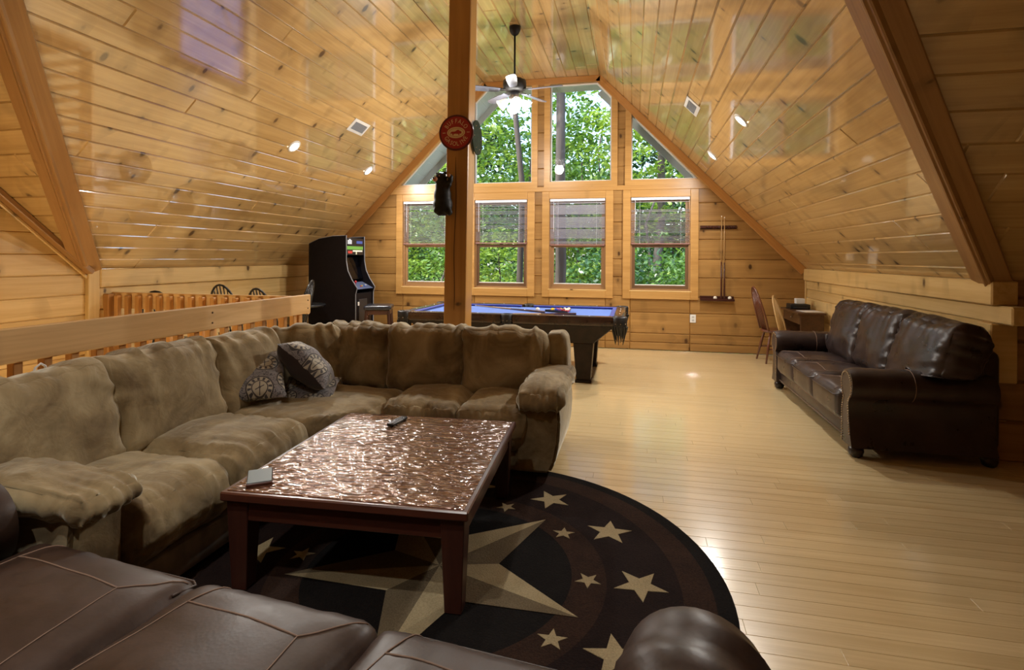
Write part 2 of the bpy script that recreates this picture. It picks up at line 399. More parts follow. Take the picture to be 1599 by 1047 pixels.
lay(wrec, 'log', W['log'], (0, YV+.10, 0), (1, 0, 0), (0, 0, 1), [(XR-.0, 0), (XG, 0), (XG, ZK+.05), (XR, ZK+.05)], [.30, .30, .30, .18, .14, .2], (90, 99), t=.10, c=.016, seed=25)
wlg = wall('wall_left', 'pale board gable wall above the open stairwell')
gl = [(YF, -2.6), (SY1+.0, -2.6), (SY1, 0), (YV, 0), (YV, ZK), (YR, ZF), (YF, ZK)]
for part_, nm in (([(YF, -2.6), (SY1, -2.6), (SY1, 0), (YF, 0)], 1), ([(YF, 0), (YV, 0), (YV, ZK), (YR, ZF), (YF, ZK)], 2)):
    lay(wlg, 'wall_board', W['knee'], (XL-.03, 0, 0), (0, 1, 0), (0, 0, 1), part_, .215, (90, 99), t=.03, c=.009, v0=-2.58 if nm == 1 else 0.0, seed=26+nm)
wrg = wall('wall_right', 'log gable wall closing the right recess')
lay(wrg, 'log', W['log'], (XG+.03, 0, 0), (0, -1, 0), (0, 0, 1), [(-YV, 0), (-YF, 0), (-YF, ZK), (-YR, ZF), (-YV, ZK)], .30, (90, 99), t=.03, c=.012, seed=29)
wf = wall('wall_front', 'log wall behind the viewer')
polyobj('wall_boarding', [(XL, YF, -2.6), (XG, YF, -2.6), (XG, YF, ZK), (XR, YF, ZK), (FR, YF, ZF), (FL, YF, ZF), (XL, YF, ZK)], W['log'], wf)
# stairwell sides below the floor
ws = wall('wall_left', 'board sides of the stairwell below the floor')
polyobj('stair_boarding', [(SX1, SY0, -2.6), (SX1, SY1, -2.6), (SX1, SY1, -.0), (SX1, SY0, -.0)], W['knee'], ws)
polyobj('stair_boarding', [(XL, SY1, -2.6), (SX1, SY1, -2.6), (SX1, SY1, -.0), (XL, SY1, -.0)], W['knee'], ws)
polyobj('stair_boarding', [(XL, SY0, -2.6), (SX1, SY0, -2.6), (SX1, SY0, -.0), (XL, SY0, -.0)], W['knee'], ws)
lf = empty('floor', (0, 0, 0), label='floor of the storey below the stairwell', cat='floor', kind='structure')
bm = BM(); box(bm, XL, XG, YF, YB, -2.7, -2.6); obj('floor_slab', bm, W['floor'], lf)

# trims --------------------------------------------------------------------
tr_n = [0]
def trim(label, m, a, b, wv, w, t, c=.006, ext=0.0):
    tr_n[0] += 1
    o = bar('trim_%d' % tr_n[0], m, a, b, wv, w, t, None, c, ext)
    setp(o, label, 'trim', kind='structure'); return o
YW = YB-.022
dirR = Vector((XR-FR, 0, -DZ)).normalized(); dirL = Vector((XL-FL, 0, -DZ)).normalized()
trim('red pine trim board under the ceiling at the right gable slope', W['trimred'], (FR, YB-.03, ZF), (XR, YB-.03, ZK), (-1, 0, -1), .12, .03)
trim('red pine trim board under the ceiling at the left gable slope', W['trimred'], (XL, YB-.03, ZK), (FL, YB-.03, ZF), (1, 0, -1), .12, .03)
trim('red pine trim board along the flat top of the window wall', W['trimred'], (FL, YB-.03, ZF), (FR, YB-.03, ZF), (0, 0, -1), .11, .03)
trim('long horizontal pine trim between lower and upper windows', W['trim'], (-4.36, YB-.024, 2.685), (1.25, YB-.024, 2.685), (0, 0, -1), .075, .024)
trim('thin pine corner strip at the right end of the window wall', W['knee'], (XR-.03, YB-.02, 0), (XR-.03, YB-.02, ZK-.02), (1, 0, 0), .03, .02)
trim('pale pine corner post between stairwell wall and knee wall', W['knee'], (XL+.0, 4.73, ZK+.03), (XL+.0, 4.73, -2.6), (0, 1, 0), .13, .05)
trim('dark rake trim of the left gable wall under the slope', W['beam'], (XL+.02, YR, ZF-.01), (XL+.02, YV, ZK-.01), (1, 0, 0), .10, .05)
trim('thin pale edge strip under the left gable rake', W['knee'], (XL+.035, YR, ZF-.075), (XL+.035, YV, ZK-.075), (0, -1, -1), .03, .025)
# valley beams: two boards wrapping the edge where main slope and cross gable meet
def valley(xe, xf, side):
    a = Vector((xf, YR, ZF)); b = Vector((xe, YV, ZK)); d = (b-a).normalized()
    nm = Vector((-(ZF-ZK)*(1 if side > 0 else -1), 0, -abs(xe-xf))).normalized()      # main slope, facing down
    nd = Vector((0, -DZ, -DY)).normalized()                                         # gable slope, facing down
    wm = nm.cross(d).normalized(); wm = wm if wm.y > 0 else -wm
    wd = nd.cross(d).normalized(); wd = wd if wd.x*side > 0 else -wd
    for wv, nn, w, lab in ((wm, nm, .125, 'main'), (wd, nd, .115, 'gable')):
        t = .05
        A, B = a+d*.02, b+d*.03
        if d.cross(wv).dot(nn) < 0: A, B = B, A
        tr_n[0] += 1
        o = bar('trim_%d' % tr_n[0], W['beam'], A-wv*(.05 if lab == 'main' else .05), B-wv*(.05), wv, w+.05, t, None, .008)
        setp(o, '%s valley beam board on the %s slope' % ('right' if side > 0 else 'left', 'lit main' if lab == 'main' else 'shaded gable'), 'beam', kind='structure')
valley(XR, FR, 1); valley(XL, FL, -1)

# windows ------------------------------------------------------------------
FRAME = plain('window_frame_tan', (.34, .19, .08), .4); SASHD = plain('window_sash_brown', (.16, .085, .04), .4)
DRIP = plain('window_stop_white', (.75, .75, .72), .4)
def ring(bm, outer, inner, y0, y1):
    """flat frame between two outlines of equal length (x,z), extruded y0..y1"""
    n = len(outer)
    V0 = [[bm.verts.new((p[0], y, p[1])) for p in ol] for ol in (outer, inner) for y in (y0, y1)]
    o0, o1, i0, i1 = V0
    for k in range(n):
        j = (k+1) % n
        bm.faces.new((o0[k], o0[j], i0[j], i0[k])); bm.faces.new((o1[j], o1[k], i1[k], i1[j]))
        bm.faces.new((o0[j], o0[k], o1[k], o1[j])); bm.faces.new((i0[k], i0[j], i1[j], i1[k]))
    bmesh.ops.recalc_face_normals(bm, faces=bm.faces)
def rect(x0, x1, z0, z1): return [(x0, z0), (x1, z0), (x1, z1), (x0, z1)]
wcount = [0]
where = ['leftmost, behind the bear and post', 'second from the left, right of the post', 'third from the left', 'rightmost, beside the cue rack']
for i, (x, o4) in enumerate(zip(CAS, LOW)):
    wcount[0] += 1
    w = empty('window_%d' % wcount[0], (x+CWD/2, YB, .83), label='lower double-hung window with pine casing, '+where[i], cat='window', kind='structure')
    def loc(o): o.location = (-(x+CWD/2), -YB, -.83); return o
    u0, u1, v0, v1 = o4; th = .028
    for nm, a, b, c, d in (('casing', x, u0, .83, 2.61), ('casing', u1, x+CWD, .83, 2.61), ('casing', u0, u1, .83, .955), ('casing', u0, u1, 2.487, 2.61)):
        bm = BM(); box(bm, a, b, YB-th, YB+.01, c, d, .005); loc(obj(nm, bm, W['trim'], w))
    bm = BM(); box(bm, u0-.02, u1+.02, YB-.03, YB+.06, .952, .968, .004); loc(obj('stool', bm, W['knee'], w))
    bm = BM(); ring(bm, rect(u0-.01, u1+.01, v0-.01, v1+.01), rect(u0+.028, u1-.028, v0+.03, v1-.025), YB+.015, YB+.12); loc(obj('jamb', bm, FRAME, w))
    zm = 1.70
    bm = BM(); ring(bm, rect(u0+.028, u1-.028, v0+.03, zm+.02), rect(u0+.075, u1-.075, v0+.085, zm-.03), YB+.045, YB+.075); lo = loc(obj('lower_sash', bm, SASHD if i % 2 else FRAME, w))
    bm = BM(); ring(bm, rect(u0+.028, u1-.028, zm-.02, v1-.025), rect(u0+.07, u1-.07, zm+.025, v1-.07), YB+.08, YB+.105); us = loc(obj('upper_sash', bm, FRAME, w))
    for nm, a, b, yy in (('glass_pane', v0+.08, zm-.025, YB+.06), ('glass_pane', zm+.02, v1-.065, YB+.092)):
        bm = BM(); bm.faces.new([bm.verts.new(p) for p in ((u0+.07, yy, a), (u1-.07, yy, a), (u1-.07, yy, b), (u0+.07, yy, b))]); loc(obj(nm, bm, GLASS, w))
    bm = BM(); box(bm, (u0+u1)/2-.03, (u0+u1)/2+.03, YB+.03, YB+.05, zm+.018, zm+.03, .004); loc(obj('sash_lock', bm, SASHD, w))
    if i == 0 or True:
        bm = BM(); box(bm, u0+.072, u1-.072, YB+.04, YB+.06, v0+.083, v0+.1, .003); loc(obj('glazing_stop', bm, DRIP, w))
uplab = ['upper triangular window under the left slope', 'upper tall window behind the ceiling fan', 'upper tall window right of the ceiling fan', 'upper triangular window under the right slope']
UPP = [[(-4.10, 2.775), (-3.06, 2.775), (-3.06, 3.85)], [(-2.72, 2.775), (-1.70, 2.775), (-1.70, 4.42), (-2.50, 4.42), (-2.72, 4.20)],
       [(-1.385, 2.775), (-.365, 2.775), (-.365, 4.17), (-.60, 4.42), (-1.385, 4.42)], [(-.045, 2.775), (1.0, 2.775), (-.045, 3.87)]]
def offs(p, c): return inset(p, c)
for i, P in enumerate(UPP):
    wcount[0] += 1
    cx = sum(p[0] for p in P)/len(P)
    w = empty('window_%d' % wcount[0], (cx, YB, 2.69), label=uplab[i], cat='window', kind='structure')
    def loc(o): o.location = (-cx, -YB, -2.69); return o
    bm = BM(); ring(bm, offs(P, -.10), P, YB-.028, YB+.03); loc(obj('casing', bm, W['trim'], w))
    bm = BM(); ring(bm, offs(P, -.10), P, YB+.03, YB+.12); loc(obj('jamb', bm, W['trim'], w))
    bm = BM(); ring(bm, offs(P, -.004), offs(P, .022), YB+.05, YB+.09); loc(obj('glazing_stop', bm, DRIP, w))
    bm = BM(); bm.faces.new([bm.verts.new((q[0], YB+.07, q[1])) for q in P]); loc(obj('glass_pane', bm, GLASS, w))
# blinds -------------------------------------------------------------------
SLAT, nt, bs = mat('blind_slat'); bs.inputs['Base Color'].default_value = (.62, .60, .66, 1); bs.inputs['Roughness'].default_value = .45
HEAD = plain('blind_headrail', (.72, .73, .80), .4); BRAIL = plain('blind_bottom_rail', (.30, .16, .15), .4)
for i, (o4, tl0, zbot) in enumerate(zip(LOW, (.0145, .0135, .021, .015), (1.715, 1.73, 1.70, 1.72))):
    u0, u1, v0, v1 = o4
    b = empty('window_blind', ((u0+u1)/2, YB+.005, 2.485), label='half-drawn pale mini blind in the lower window '+where[i], cat='blind', group='mini blinds')
    hw = (u1-u0)/2-.012
    bm = BM(); box(bm, -hw, hw, -.02, .018, -.045, 0, .003); obj('headrail', bm, HEAD, b)
    bm = BM(); box(bm, -hw, hw, -.012, .012, zbot-2.485, zbot-2.485+.022, .004); obj('bottom_rail', bm, BRAIL, b)
    bm = BM(); z = zbot+.045
    rr_ = random.Random(i)
    while z < 2.43:
        if i == 3 and 2.30 < z < 2.40: z += .022; continue
        tl = tl0*(1 if rr_.random() > .22 else .4)
        vs = [bm.verts.new(p) for p in ((-hw, -.009, z-2.485+tl*.2), (hw, -.009, z-2.485+tl*.2), (hw, .009, z-2.485-tl*.6), (-hw, .009, z-2.485-tl*.6))]; bm.faces.new(vs); z += .0225
    s = obj('slats', bm, SLAT, b); s['kind'] = 'stuff'
    for xx in (-hw*.7, hw*.7):
        bm = BM(); tube(bm, [(xx, -.012, -.04), (xx, -.012, zbot-2.485+.01)], .0018, 5); obj('ladder_cord', bm, HEAD, b)
    bm = BM(); tube(bm, [(-hw*.86, -.022, -.04), (-hw*.86, -.024, -.55)], .004, 6); obj('tilt_wand', bm, HEAD, b)
# ================================================================== lamps of the room
LENS, nt, bs = mat('lamp_lens'); bs.inputs['Emission Color'].default_value = (1, .86, .66, 1); bs.inputs['Emission Strength'].default_value = 60; bs.inputs['Base Color'].default_value = (.8, .8, .8, 1)
def can(x, y, z, nrm, label, watts, group=None, spread=1.0):
    """recessed can light lying on a ceiling plane; its own area lamp sits just below the lens"""
    q = Vector((0, 0, 1)).rotation_difference(Vector(nrm).normalized()).to_matrix().to_4x4()
    t = empty('recessed_light', (0, 0, 0), label=label, cat='ceiling light', group=group)
    t.matrix_world = Matrix.Translation((x, y, z)) @ q
    bm = BM(); lathe(bm, [(.062, .004), (.064, .012), (.082, .012), (.092, .004), (.092, -.002)], 28, cap=False); obj('trim_ring', bm, WHITE, t, True)
    bm = BM(); lathe(bm, [(.062, .003), (.05, .008), (.02, .011), (.002, .012)], 24); obj('lens', bm, LENS, t, True)
    ld = bpy.data.lights.new('recessed_lamp', 'AREA'); ld.shape = 'DISK'; ld.size = .11; ld.energy = watts*LAMP; ld.color = (1.0, .96, .90); ld.spread = radians(170)*spread
    lo = bpy.data.objects.new('lamp', ld); COL.objects.link(lo); lo.parent = t; lo.location = (0, 0, .022); lo.rotation_euler = (pi, 0, 0)
    return t
nR, nL = (-DZ, 0, -(XR-FR)), (DZ, 0, -(FL-XL))
def onR(x): return ZF-(x-FR)*DZ/(XR-FR)
def onL(x): return ZF-(FL-x)*DZ/(FL-XL)
can(1.06, 5.92, onR(1.06), nR, 'larger near recessed light on the right ceiling slope', 60)
can(1.05, 7.93, onR(1.05), nR, 'far recessed light on the right slope near the window wall', 60)
can(-4.19, 6.15, onL(-4.19), nL, 'near recessed light on the left ceiling slope', 60)
can(-4.19, 8.13, onL(-4.19), nL, 'far recessed light on the left slope above the arcade cabinet', 60)
# unseen fill lamps added above and behind the viewer to brighten the foreground
can(-1.55, .45, ZF-.002, (0, 0, -1), 'added unseen fill light in the flat ceiling strip above the seating area', 22, spread=.55)
can(-1.55, -.6, ZF, (0, 0, -1), 'added unseen fill light in the flat ceiling strip behind the viewer', 26, spread=.55)
# stairwell wall lamp on the storey below
ld = bpy.data.lights.new('stair_lamp', 'POINT'); ld.energy = 150*LAMP; ld.color = (1, .87, .58); ld.shadow_soft_size = .12
lo = bpy.data.objects.new('stair_lamp', ld); COL.objects.link(lo); lo.location = (-4.2, 2.4, -1.3)

# ================================================================== outdoors
GRD = plain('forest_ground', (.10, .10, .035), .95, noise_amt=.5, scale=.8)
bm = BM(); box(bm, -60, 60, YB+1.0, 90, -3.3, -3.0); g = obj('ground', bm, GRD); setp(g, 'forest floor outside the windows', 'ground', kind='structure')
SOFFIT = plain('soffit_vinyl', (.80, .80, .82), .5); FASC = plain('fascia_white', (.62, .62, .62), .6); ROOFM = plain('roof_dark', (.06, .05, .045), .9)
# roof overhang outside: vinyl soffit panels follow the roof slopes
ro = empty('roof_overhang', (0, 0, 0), label='white vinyl soffit of the roof overhang outside the window wall', cat='soffit', kind='structure')
yo0, yo1 = YB+.13, YB+1.0
lay(ro, 'soffit_panel', SOFFIT, (FL-.0, 0, ZF+.05), (0, -1, 0), (XL-FL, 0, -DZ), [(-yo1, 0), (-yo0, 0), (-yo0, SLl+.4), (-yo1, SLl+.4)], .30, (90, 99), t=.02, c=.006, seed=41)
lay(ro, 'soffit_panel', SOFFIT, (FR+.0, 0, ZF+.05), (0, 1, 0), (XR-FR, 0, -DZ), [(yo0, 0), (yo1, 0), (yo1, SLr+.4), (yo0, SLr+.4)], .30, (90, 99), t=.02, c=.006, seed=42)
lay(ro, 'soffit_panel', SOFFIT, (FL-.03, 0, ZF+.07), (0, 1, 0), (1, 0, 0), [(yo0, 0), (yo1, 0), (yo1, FR-FL+.06), (yo0, FR-FL+.06)], .30, (90, 99), t=.02, c=.006, seed=43)
for a, b, wv in (((FR, yo1, ZF+.10), (XR+.3, yo1, ZK-.22), (-1, 0, -1)), ((XL-.3, yo1, ZK-.22), (FL, yo1, ZF+.10), (1, 0, -1))):
    bar('fascia_board', FASC, a, b, wv, .16, .03, ro)
# roof cover above the room, keeps the sun out
bm = BM(); e = .22
for pts in ([(FR, YR+.7, ZF+e), (FR, yo1, ZF+e), (XR+.4, yo1, ZK-.12), (XR+.4, YV+.7, ZK-.12)], [(FL, YR+.7, ZF+e), (FL, yo1, ZF+e), (XL-.4, yo1, ZK-.12), (XL-.4, YV+.7, ZK-.12)], [(FL, YF, ZF+e), (FR, YF, ZF+e), (FR, yo1, ZF+e), (FL, yo1, ZF+e)],
            [(FR, YR, ZF+e), (XG+.4, YR, ZF+e), (XG+.4, YV+.15, ZK+.1), (XR, YV+.15, ZK+.1)], [(FR, YR, ZF+e), (XG+.4, YR, ZF+e), (XG+.4, YF-.1, ZK+.1), (XR, YF-.1, ZK+.1)],
            [(FL, YR, ZF+e), (XL-.4, YR, ZF+e), (XL-.4, YV+.15, ZK+.1), (XL, YV+.15, ZK+.1)], [(FL, YR, ZF+e), (XL-.4, YR, ZF+e), (XL-.4, YF-.1, ZK+.1), (XL, YF-.1, ZK+.1)],
            [(FR, YR, ZF+e), (FR, YF, ZF+e), (XR, YF, ZK+.1)], [(FL, YR, ZF+e), (FL, YF, ZF+e), (XL, YF, ZK+.1)]):
    bm.faces.new([bm.verts.new(p) for p in pts])
o = obj('roof', bm, ROOFM); setp(o, 'dark roof above the loft', 'roof', kind='structure')
# leaves
def leafmat(name, a, b, c):
    m, nt, bs = mat(name); L = nt.links.new
    tc = N(nt, 'TexCoord'); n1 = N(nt, 'TexNoise', Scale=9.0, Detail=3.0); L(tc.outputs['Object'], n1.inputs[0])
    col = ramp(nt, n1.outputs[0], [(.3, a), (.5, b), (.72, c)]).outputs[0]
    nt.nodes.remove(bs); d = N(nt, 'BsdfDiffuse'); t = N(nt, 'BsdfTranslucent'); gl = N(nt, 'BsdfGlossy'); gl.inputs['Roughness'].default_value = .35
    L(col, d.inputs[0]); L(mix(nt, 1.0, col, (1.1, 1.15, .5), 'MULTIPLY'), t.inputs[0])
    m1 = N(nt, 'MixShader'); m1.inputs[0].default_value = .42; L(d.outputs[0], m1.inputs[1]); L(t.outputs[0], m1.inputs[2])
    m2 = N(nt, 'MixShader'); m2.inputs[0].default_value = .07; L(m1.outputs[0], m2.inputs[1]); L(gl.outputs[0], m2.inputs[2])
    L(m2.outputs[0], nt.nodes['Material Output'].inputs[0]); return m
LEAF = [leafmat('leaf_light', (.10, .18, .025), (.26, .40, .07), (.50, .62, .17)), leafmat('leaf_mid', (.045, .10, .02), (.13, .26, .055), (.30, .46, .12)),
        leafmat('leaf_deep', (.02, .06, .025), (.06, .15, .055), (.14, .28, .11))]
BARK = wood('bark', (.055, .045, .04), (.13, .105, .09), rough=.9, grain=(1.5, 14, 14), axis='z', bmp=.6)
def foliage(name, ctr, rad, n_sprays, leaves, size, m, parent, seed, flat=.25):
    g = np.random.default_rng(seed)
    d = g.normal(size=(n_sprays, 3)); d /= np.linalg.norm(d, axis=1)[:, None]
    c = d*(g.random((n_sprays, 1))**.45)*np.array(rad)
    c = np.repeat(c, leaves, 0); n = len(c)
    sp = g.normal(size=(n, 3))*np.array([.34, .34, .34*flat]); sp[:, 2] -= .25*np.hypot(sp[:, 0], sp[:, 1])
    p = c+sp
    yaw = g.random(n)*2*pi; til = g.normal(size=n)*.45; rol = g.normal(size=n)*.5
    s = size*(.6+.8*g.random(n))
    ax = np.stack([np.cos(yaw)*np.cos(til), np.sin(yaw)*np.cos(til), np.sin(til)-.25], 1)
    bx_ = np.stack([-np.sin(yaw)*np.cos(rol), np.cos(yaw)*np.cos(rol), np.sin(rol)], 1)
    V = np.empty((n, 4, 3)); V[:, 0] = p; V[:, 1] = p+ax*s[:, None]*.5+bx_*s[:, None]*.26; V[:, 2] = p+ax*s[:, None]; V[:, 3] = p+ax*s[:, None]*.5-bx_*s[:, None]*.26
    me = bpy.data.meshes.new(name); me.vertices.add(n*4); me.vertices.foreach_set('co', V.astype(np.float32).ravel())
    me.loops.add(n*4); me.loops.foreach_set('vertex_index', np.arange(n*4, dtype=np.int32)); me.polygons.add(n)
    me.polygons.foreach_set('loop_start', np.arange(0, n*4, 4, dtype=np.int32)); me.update(calc_edges=True)
    o = link(name, me, m, parent); o.location = ctr; o['kind'] = 'stuff'; return o
def tree(x, y, h, r, crowns, m, label, seed, trunk=True, group=None):
    R = random.Random(seed)
    t = empty('forest_tree', (x, y, -3.0), label=label, cat='tree', group=group)
    if trunk:
        bm = BM(); pts = [(R.uniform(-.04, .04)*k, R.uniform(-.04, .04)*k, h*k/7) for k in range(8)]
        tube(bm, pts, [r*(1-.085*k) for k in range(8)], 10); obj('trunk', bm, BARK, t, True)
    for i, (cx, cy, cz, rx, ry, rz, ns, lv, sz) in enumerate(crowns):
        foliage('foliage', (cx, cy, cz), (rx, ry, rz), ns, lv, sz, m, t, seed*10+i)
    return t
# tall trees whose trunks show in the panes
tree(-2.40, 11.6, 14, .085, [(.2, .6, 11.3, 2.2, 1.6, 2.4, 90, 26, .20)], LEAF[1], 'straight dark trunk seen in the second window from the left', 1)
tree(-1.67, 12.4, 15, .15, [(0, 1.0, 12.3, 3.0, 2.2, 3.0, 110, 26, .22)], LEAF[0], 'thick grey trunk seen at the left side of the tall third pane', 2)
tree(-6.2, 18.5, 14, .22, [(0, 0, 9.6, 3.0, 2.5, 3.5, 120, 26, .24)], LEAF[0], 'slim trunk with light leaves outside the leftmost windows', 3)
tree(.9, 21.0, 14, .20, [(0, 0, 9.2, 3.0, 2.5, 3.6, 130, 26, .24)], LEAF[0], 'bright green tree outside the rightmost windows', 4)
tree(-4.1, 22.0, 15, .26, [(0, 0, 9.0, 3.2, 2.5, 3.8, 130, 26, .24)], LEAF[1], 'tree with mid green crown behind the straight dark trunk', 5)
# young trees with leafy branches close to the glass
tree(-3.25, 12.9, 4.6, .04, [(0, 0, 4.6, .75, .6, .75, 34, 22, .15)], LEAF[0], 'pale leafy sapling right outside the second lower window', 6)
tree(-4.6, 13.4, 5.4, .05, [(0, 0, 5.0, .9, .7, 1.2, 44, 22, .16)], LEAF[1], 'leafy sapling outside the leftmost lower window', 7)
tree(-.5, 14.6, 4.2, .05, [(0, 0, 4.4, 1.0, .8, .9, 44, 22, .15)], LEAF[2], 'dark green young tree outside the third lower window', 8)
tree(1.2, 14.2, 4.6, .05, [(0, 0, 4.0, 1.1, .8, .9, 50, 22, .15)], LEAF[1], 'young tree with layered branches outside the rightmost lower window', 9)
# bushy understorey and the woods behind
und = [(-8.2, 17, 4.2, 1), (-5.4, 16.5, 3.6, 2), (-3.4, 18.0, 4.8, 1), (-1.0, 17.4, 4.4, 2), (.6, 17.8, 5.2, 1), (2.2, 18.6, 5.0, 0), (-2.2, 21.5, 6.6, 0), (-6.6, 22.5, 7.0, 1), (-10, 22, 7.0, 0), (3.8, 23.5, 7.6, 1), (-.4, 23.4, 7.6, 1), (-8.6, 26.0, 8.5, 2), (-4.8, 26.5, 9.0, 2), (-1.6, 27.0, 9.0, 2), (1.8, 27.0, 9.0, 2), (5.0, 27.5, 9.0, 2), (-12, 26, 9, 2)]
cols = [(-4.25, 'left of the leftmost window'), (-2.9, 'behind the leftmost window'), (-1.57, 'behind the second window from the left'), (-.25, 'behind the third window from the left'), (1.05, 'behind the rightmost window'), (99, 'right of the rightmost window')]
tone = ['bright yellow green', 'mid green', 'deep green']; rank = ['nearest', 'second', 'third', 'fourth', 'fifth', 'sixth']; seen_ = {}
und.sort(key=lambda q: q[1])
for i, (x, y, h, k) in enumerate(und):
    col_ = next(n for lim, n in cols if x*YB/y < lim); seen_[col_] = seen_.get(col_, -1)+1
    lab = '%s woods tree %s, %s of those there' % (tone[k], col_, rank[seen_[col_]])
    s = h/5.0
    tree(x, y, h*1.25, .05+.02*s, [(0, 0, h*.62, 1.75*s**.7, 1.3, h*.46, int(120*s), 22, .19+.02*s)], LEAF[k], lab, 20+i, True, 'woods outside the windows')
w_ = empty('woods', (0, 0, 0), label='dense far woods closing the view behind the nearer trees', cat='woods'); w_['kind'] = 'stuff'
for i in range(6):
    foliage('foliage', (-14+5.2*i, 33, 4.0), (3.4, 1.5, 8.0), 420, 20, .42, LEAF[2 if i % 2 else 1], w_, 300+i)
# ================================================================== soft furniture
def wobj(name, bm, m, root, smooth=True, auto=None):
    """mesh given in world coordinates, parented to a thing"""
    o = obj(name, bm, m, root, smooth, auto); o.matrix_parent_inverse = Matrix.LocRotScale(root.location, root.rotation_euler, None).inverted(); return o
def ridge(x, f, z=0.0, s=0.0): return 1-abs(noise.noise(Vector((x*f, z, s))))*2.2
def cushion(size, r, puff=(0, 0, 0), n=18, fn=None, M=None, seed=0, rough=.006, mod=None):
    """rounded, inflated box centred on the origin; fn(p, q) adds relief along the normal (p in [-1,1], q in metres)"""
    bm = BM(); bmesh.ops.create_cube(bm, size=2.0)
    bmesh.ops.subdivide_edges(bm, edges=bm.edges[:], cuts=n-1, use_grid_fill=True)
    h = Vector(size)*.5; par = {}
    for v in bm.verts:
        p = Vector([sin(c*1.25)/sin(1.25) for c in v.co]); q = Vector((p.x*h.x, p.y*h.y, p.z*h.z))
        rr = [min(r, x*.98) for x in h]
        c = Vector([max(-(h[i]-rr[i]), min(h[i]-rr[i], q[i])) for i in range(3)])
        d = q-c; e = Vector((d.x/rr[0], d.y/rr[1], d.z/rr[2]))
        if e.length > 1e-6:
            mx = max(abs(e.x), abs(e.y), abs(e.z)); e = e/e.length*mx
            q = c+Vector((e.x*rr[0], e.y*rr[1], e.z*rr[2]))
        w = [1-p[i]**2 for i in range(3)]
        q.x += puff[0]*p.x*w[1]*w[2]; q.y += puff[1]*p.y*w[0]*w[2]; q.z += puff[2]*p.z*w[0]*w[1]
        par[v] = p; v.co = q
    bm.normal_update(); mv = []
    for v in bm.verts:
        q = v.co; dd = rough*noise.noise(q*4.5+Vector((seed*3.1, seed, 0)))+rough*.5*noise.noise(q*11+Vector((seed, 7, 0)))
        if fn: dd += fn(par[v], q)
        mv.append((v, v.normal*dd))
    for v, d in mv: v.co += d
    if mod:
        for v in bm.verts: v.co = mod(v.co)
    if M is not None: bmesh.ops.transform(bm, matrix=M, verts=bm.verts)
    return bm
def T(x, y, z, rx=0, ry=0, rz=0): return Matrix.Translation((x, y, z)) @ Matrix.Rotation(rz, 4, 'Z') @ Matrix.Rotation(ry, 4, 'Y') @ Matrix.Rotation(rx, 4, 'X')

TAN, nt, bs = mat('tan_microfibre'); L_ = nt.links.new
tc = N(nt, 'TexCoord'); n1 = N(nt, 'TexNoise', Scale=3.2, Detail=4.0, Roughness=.6, Distortion=.8); L_(tc.outputs['Object'], n1.inputs[0])
c1 = ramp(nt, n1.outputs[0], [(.30, (.14, .092, .042)), (.52, (.275, .205, .105)), (.72, (.42, .335, .19))])
L_(c1.outputs[0], bs.inputs['Base Color']); bs.inputs['Roughness'].default_value = .8; bs.inputs['Sheen Weight'].default_value = .9; bs.inputs['Sheen Roughness'].default_value = .38; bs.inputs['Sheen Tint'].default_value = (.80, .78, .66, 1)
bs.inputs['Specular IOR Level'].default_value = .25
n2 = N(nt, 'TexNoise', Scale=9.0, Detail=4.0, Distortion=.7); L_(tc.outputs['Object'], n2.inputs[0]); bump(nt, bs, n2.outputs[0], .5, .02)
SKIRT = plain('tan_skirt_worn', (.17, .135, .10), .85, noise_amt=.45, scale=9, sheen=.3)
def leather(name, c, hi, rough):
    m, nt, bs = mat(name); L = nt.links.new
    tc = N(nt, 'TexCoord'); n1 = N(nt, 'TexNoise', Scale=5.0, Detail=5.0, Roughness=.65); L(tc.outputs['Object'], n1.inputs[0])
    L(ramp(nt, n1.outputs[0], [(.35, c), (.7, hi)]).outputs[0], bs.inputs['Base Color'])
    n3 = N(nt, 'TexNoise', Scale=60.0, Detail=3.0); L(tc.outputs['Object'], n3.inputs[0])
    v = N(nt, 'TexVoronoi', Scale=90.0); L(tc.outputs['Object'], v.inputs['Vector'])
    L(ramp(nt, n1.outputs[0], [(.3, (rough-.06,)*3), (.7, (rough+.12,)*3)]).outputs[0], bs.inputs['Roughness'])
    bs.inputs['Specular IOR Level'].default_value = .42
    h = mth(nt, 'MULTIPLY_ADD', n3.outputs[0], .6, mth(nt, 'MULTIPLY', v.outputs['Distance'], .5)); bump(nt, bs, h, .09, .003); return m
LEA = leather('brown_leather', (.026, .0145, .0105), (.054, .030, .021), .38)
LEA2 = leather('dark_brown_leather', (.022, .0135, .012), (.044, .028, .026), .30)
SEAM = plain('tan_stitching', (.20, .125, .085), .7); NAIL = plain('brass_nailheads', (.45, .34, .22), .3, metal=.9)
FOOT = plain('dark_wood_foot', (.018, .011, .009), .3)

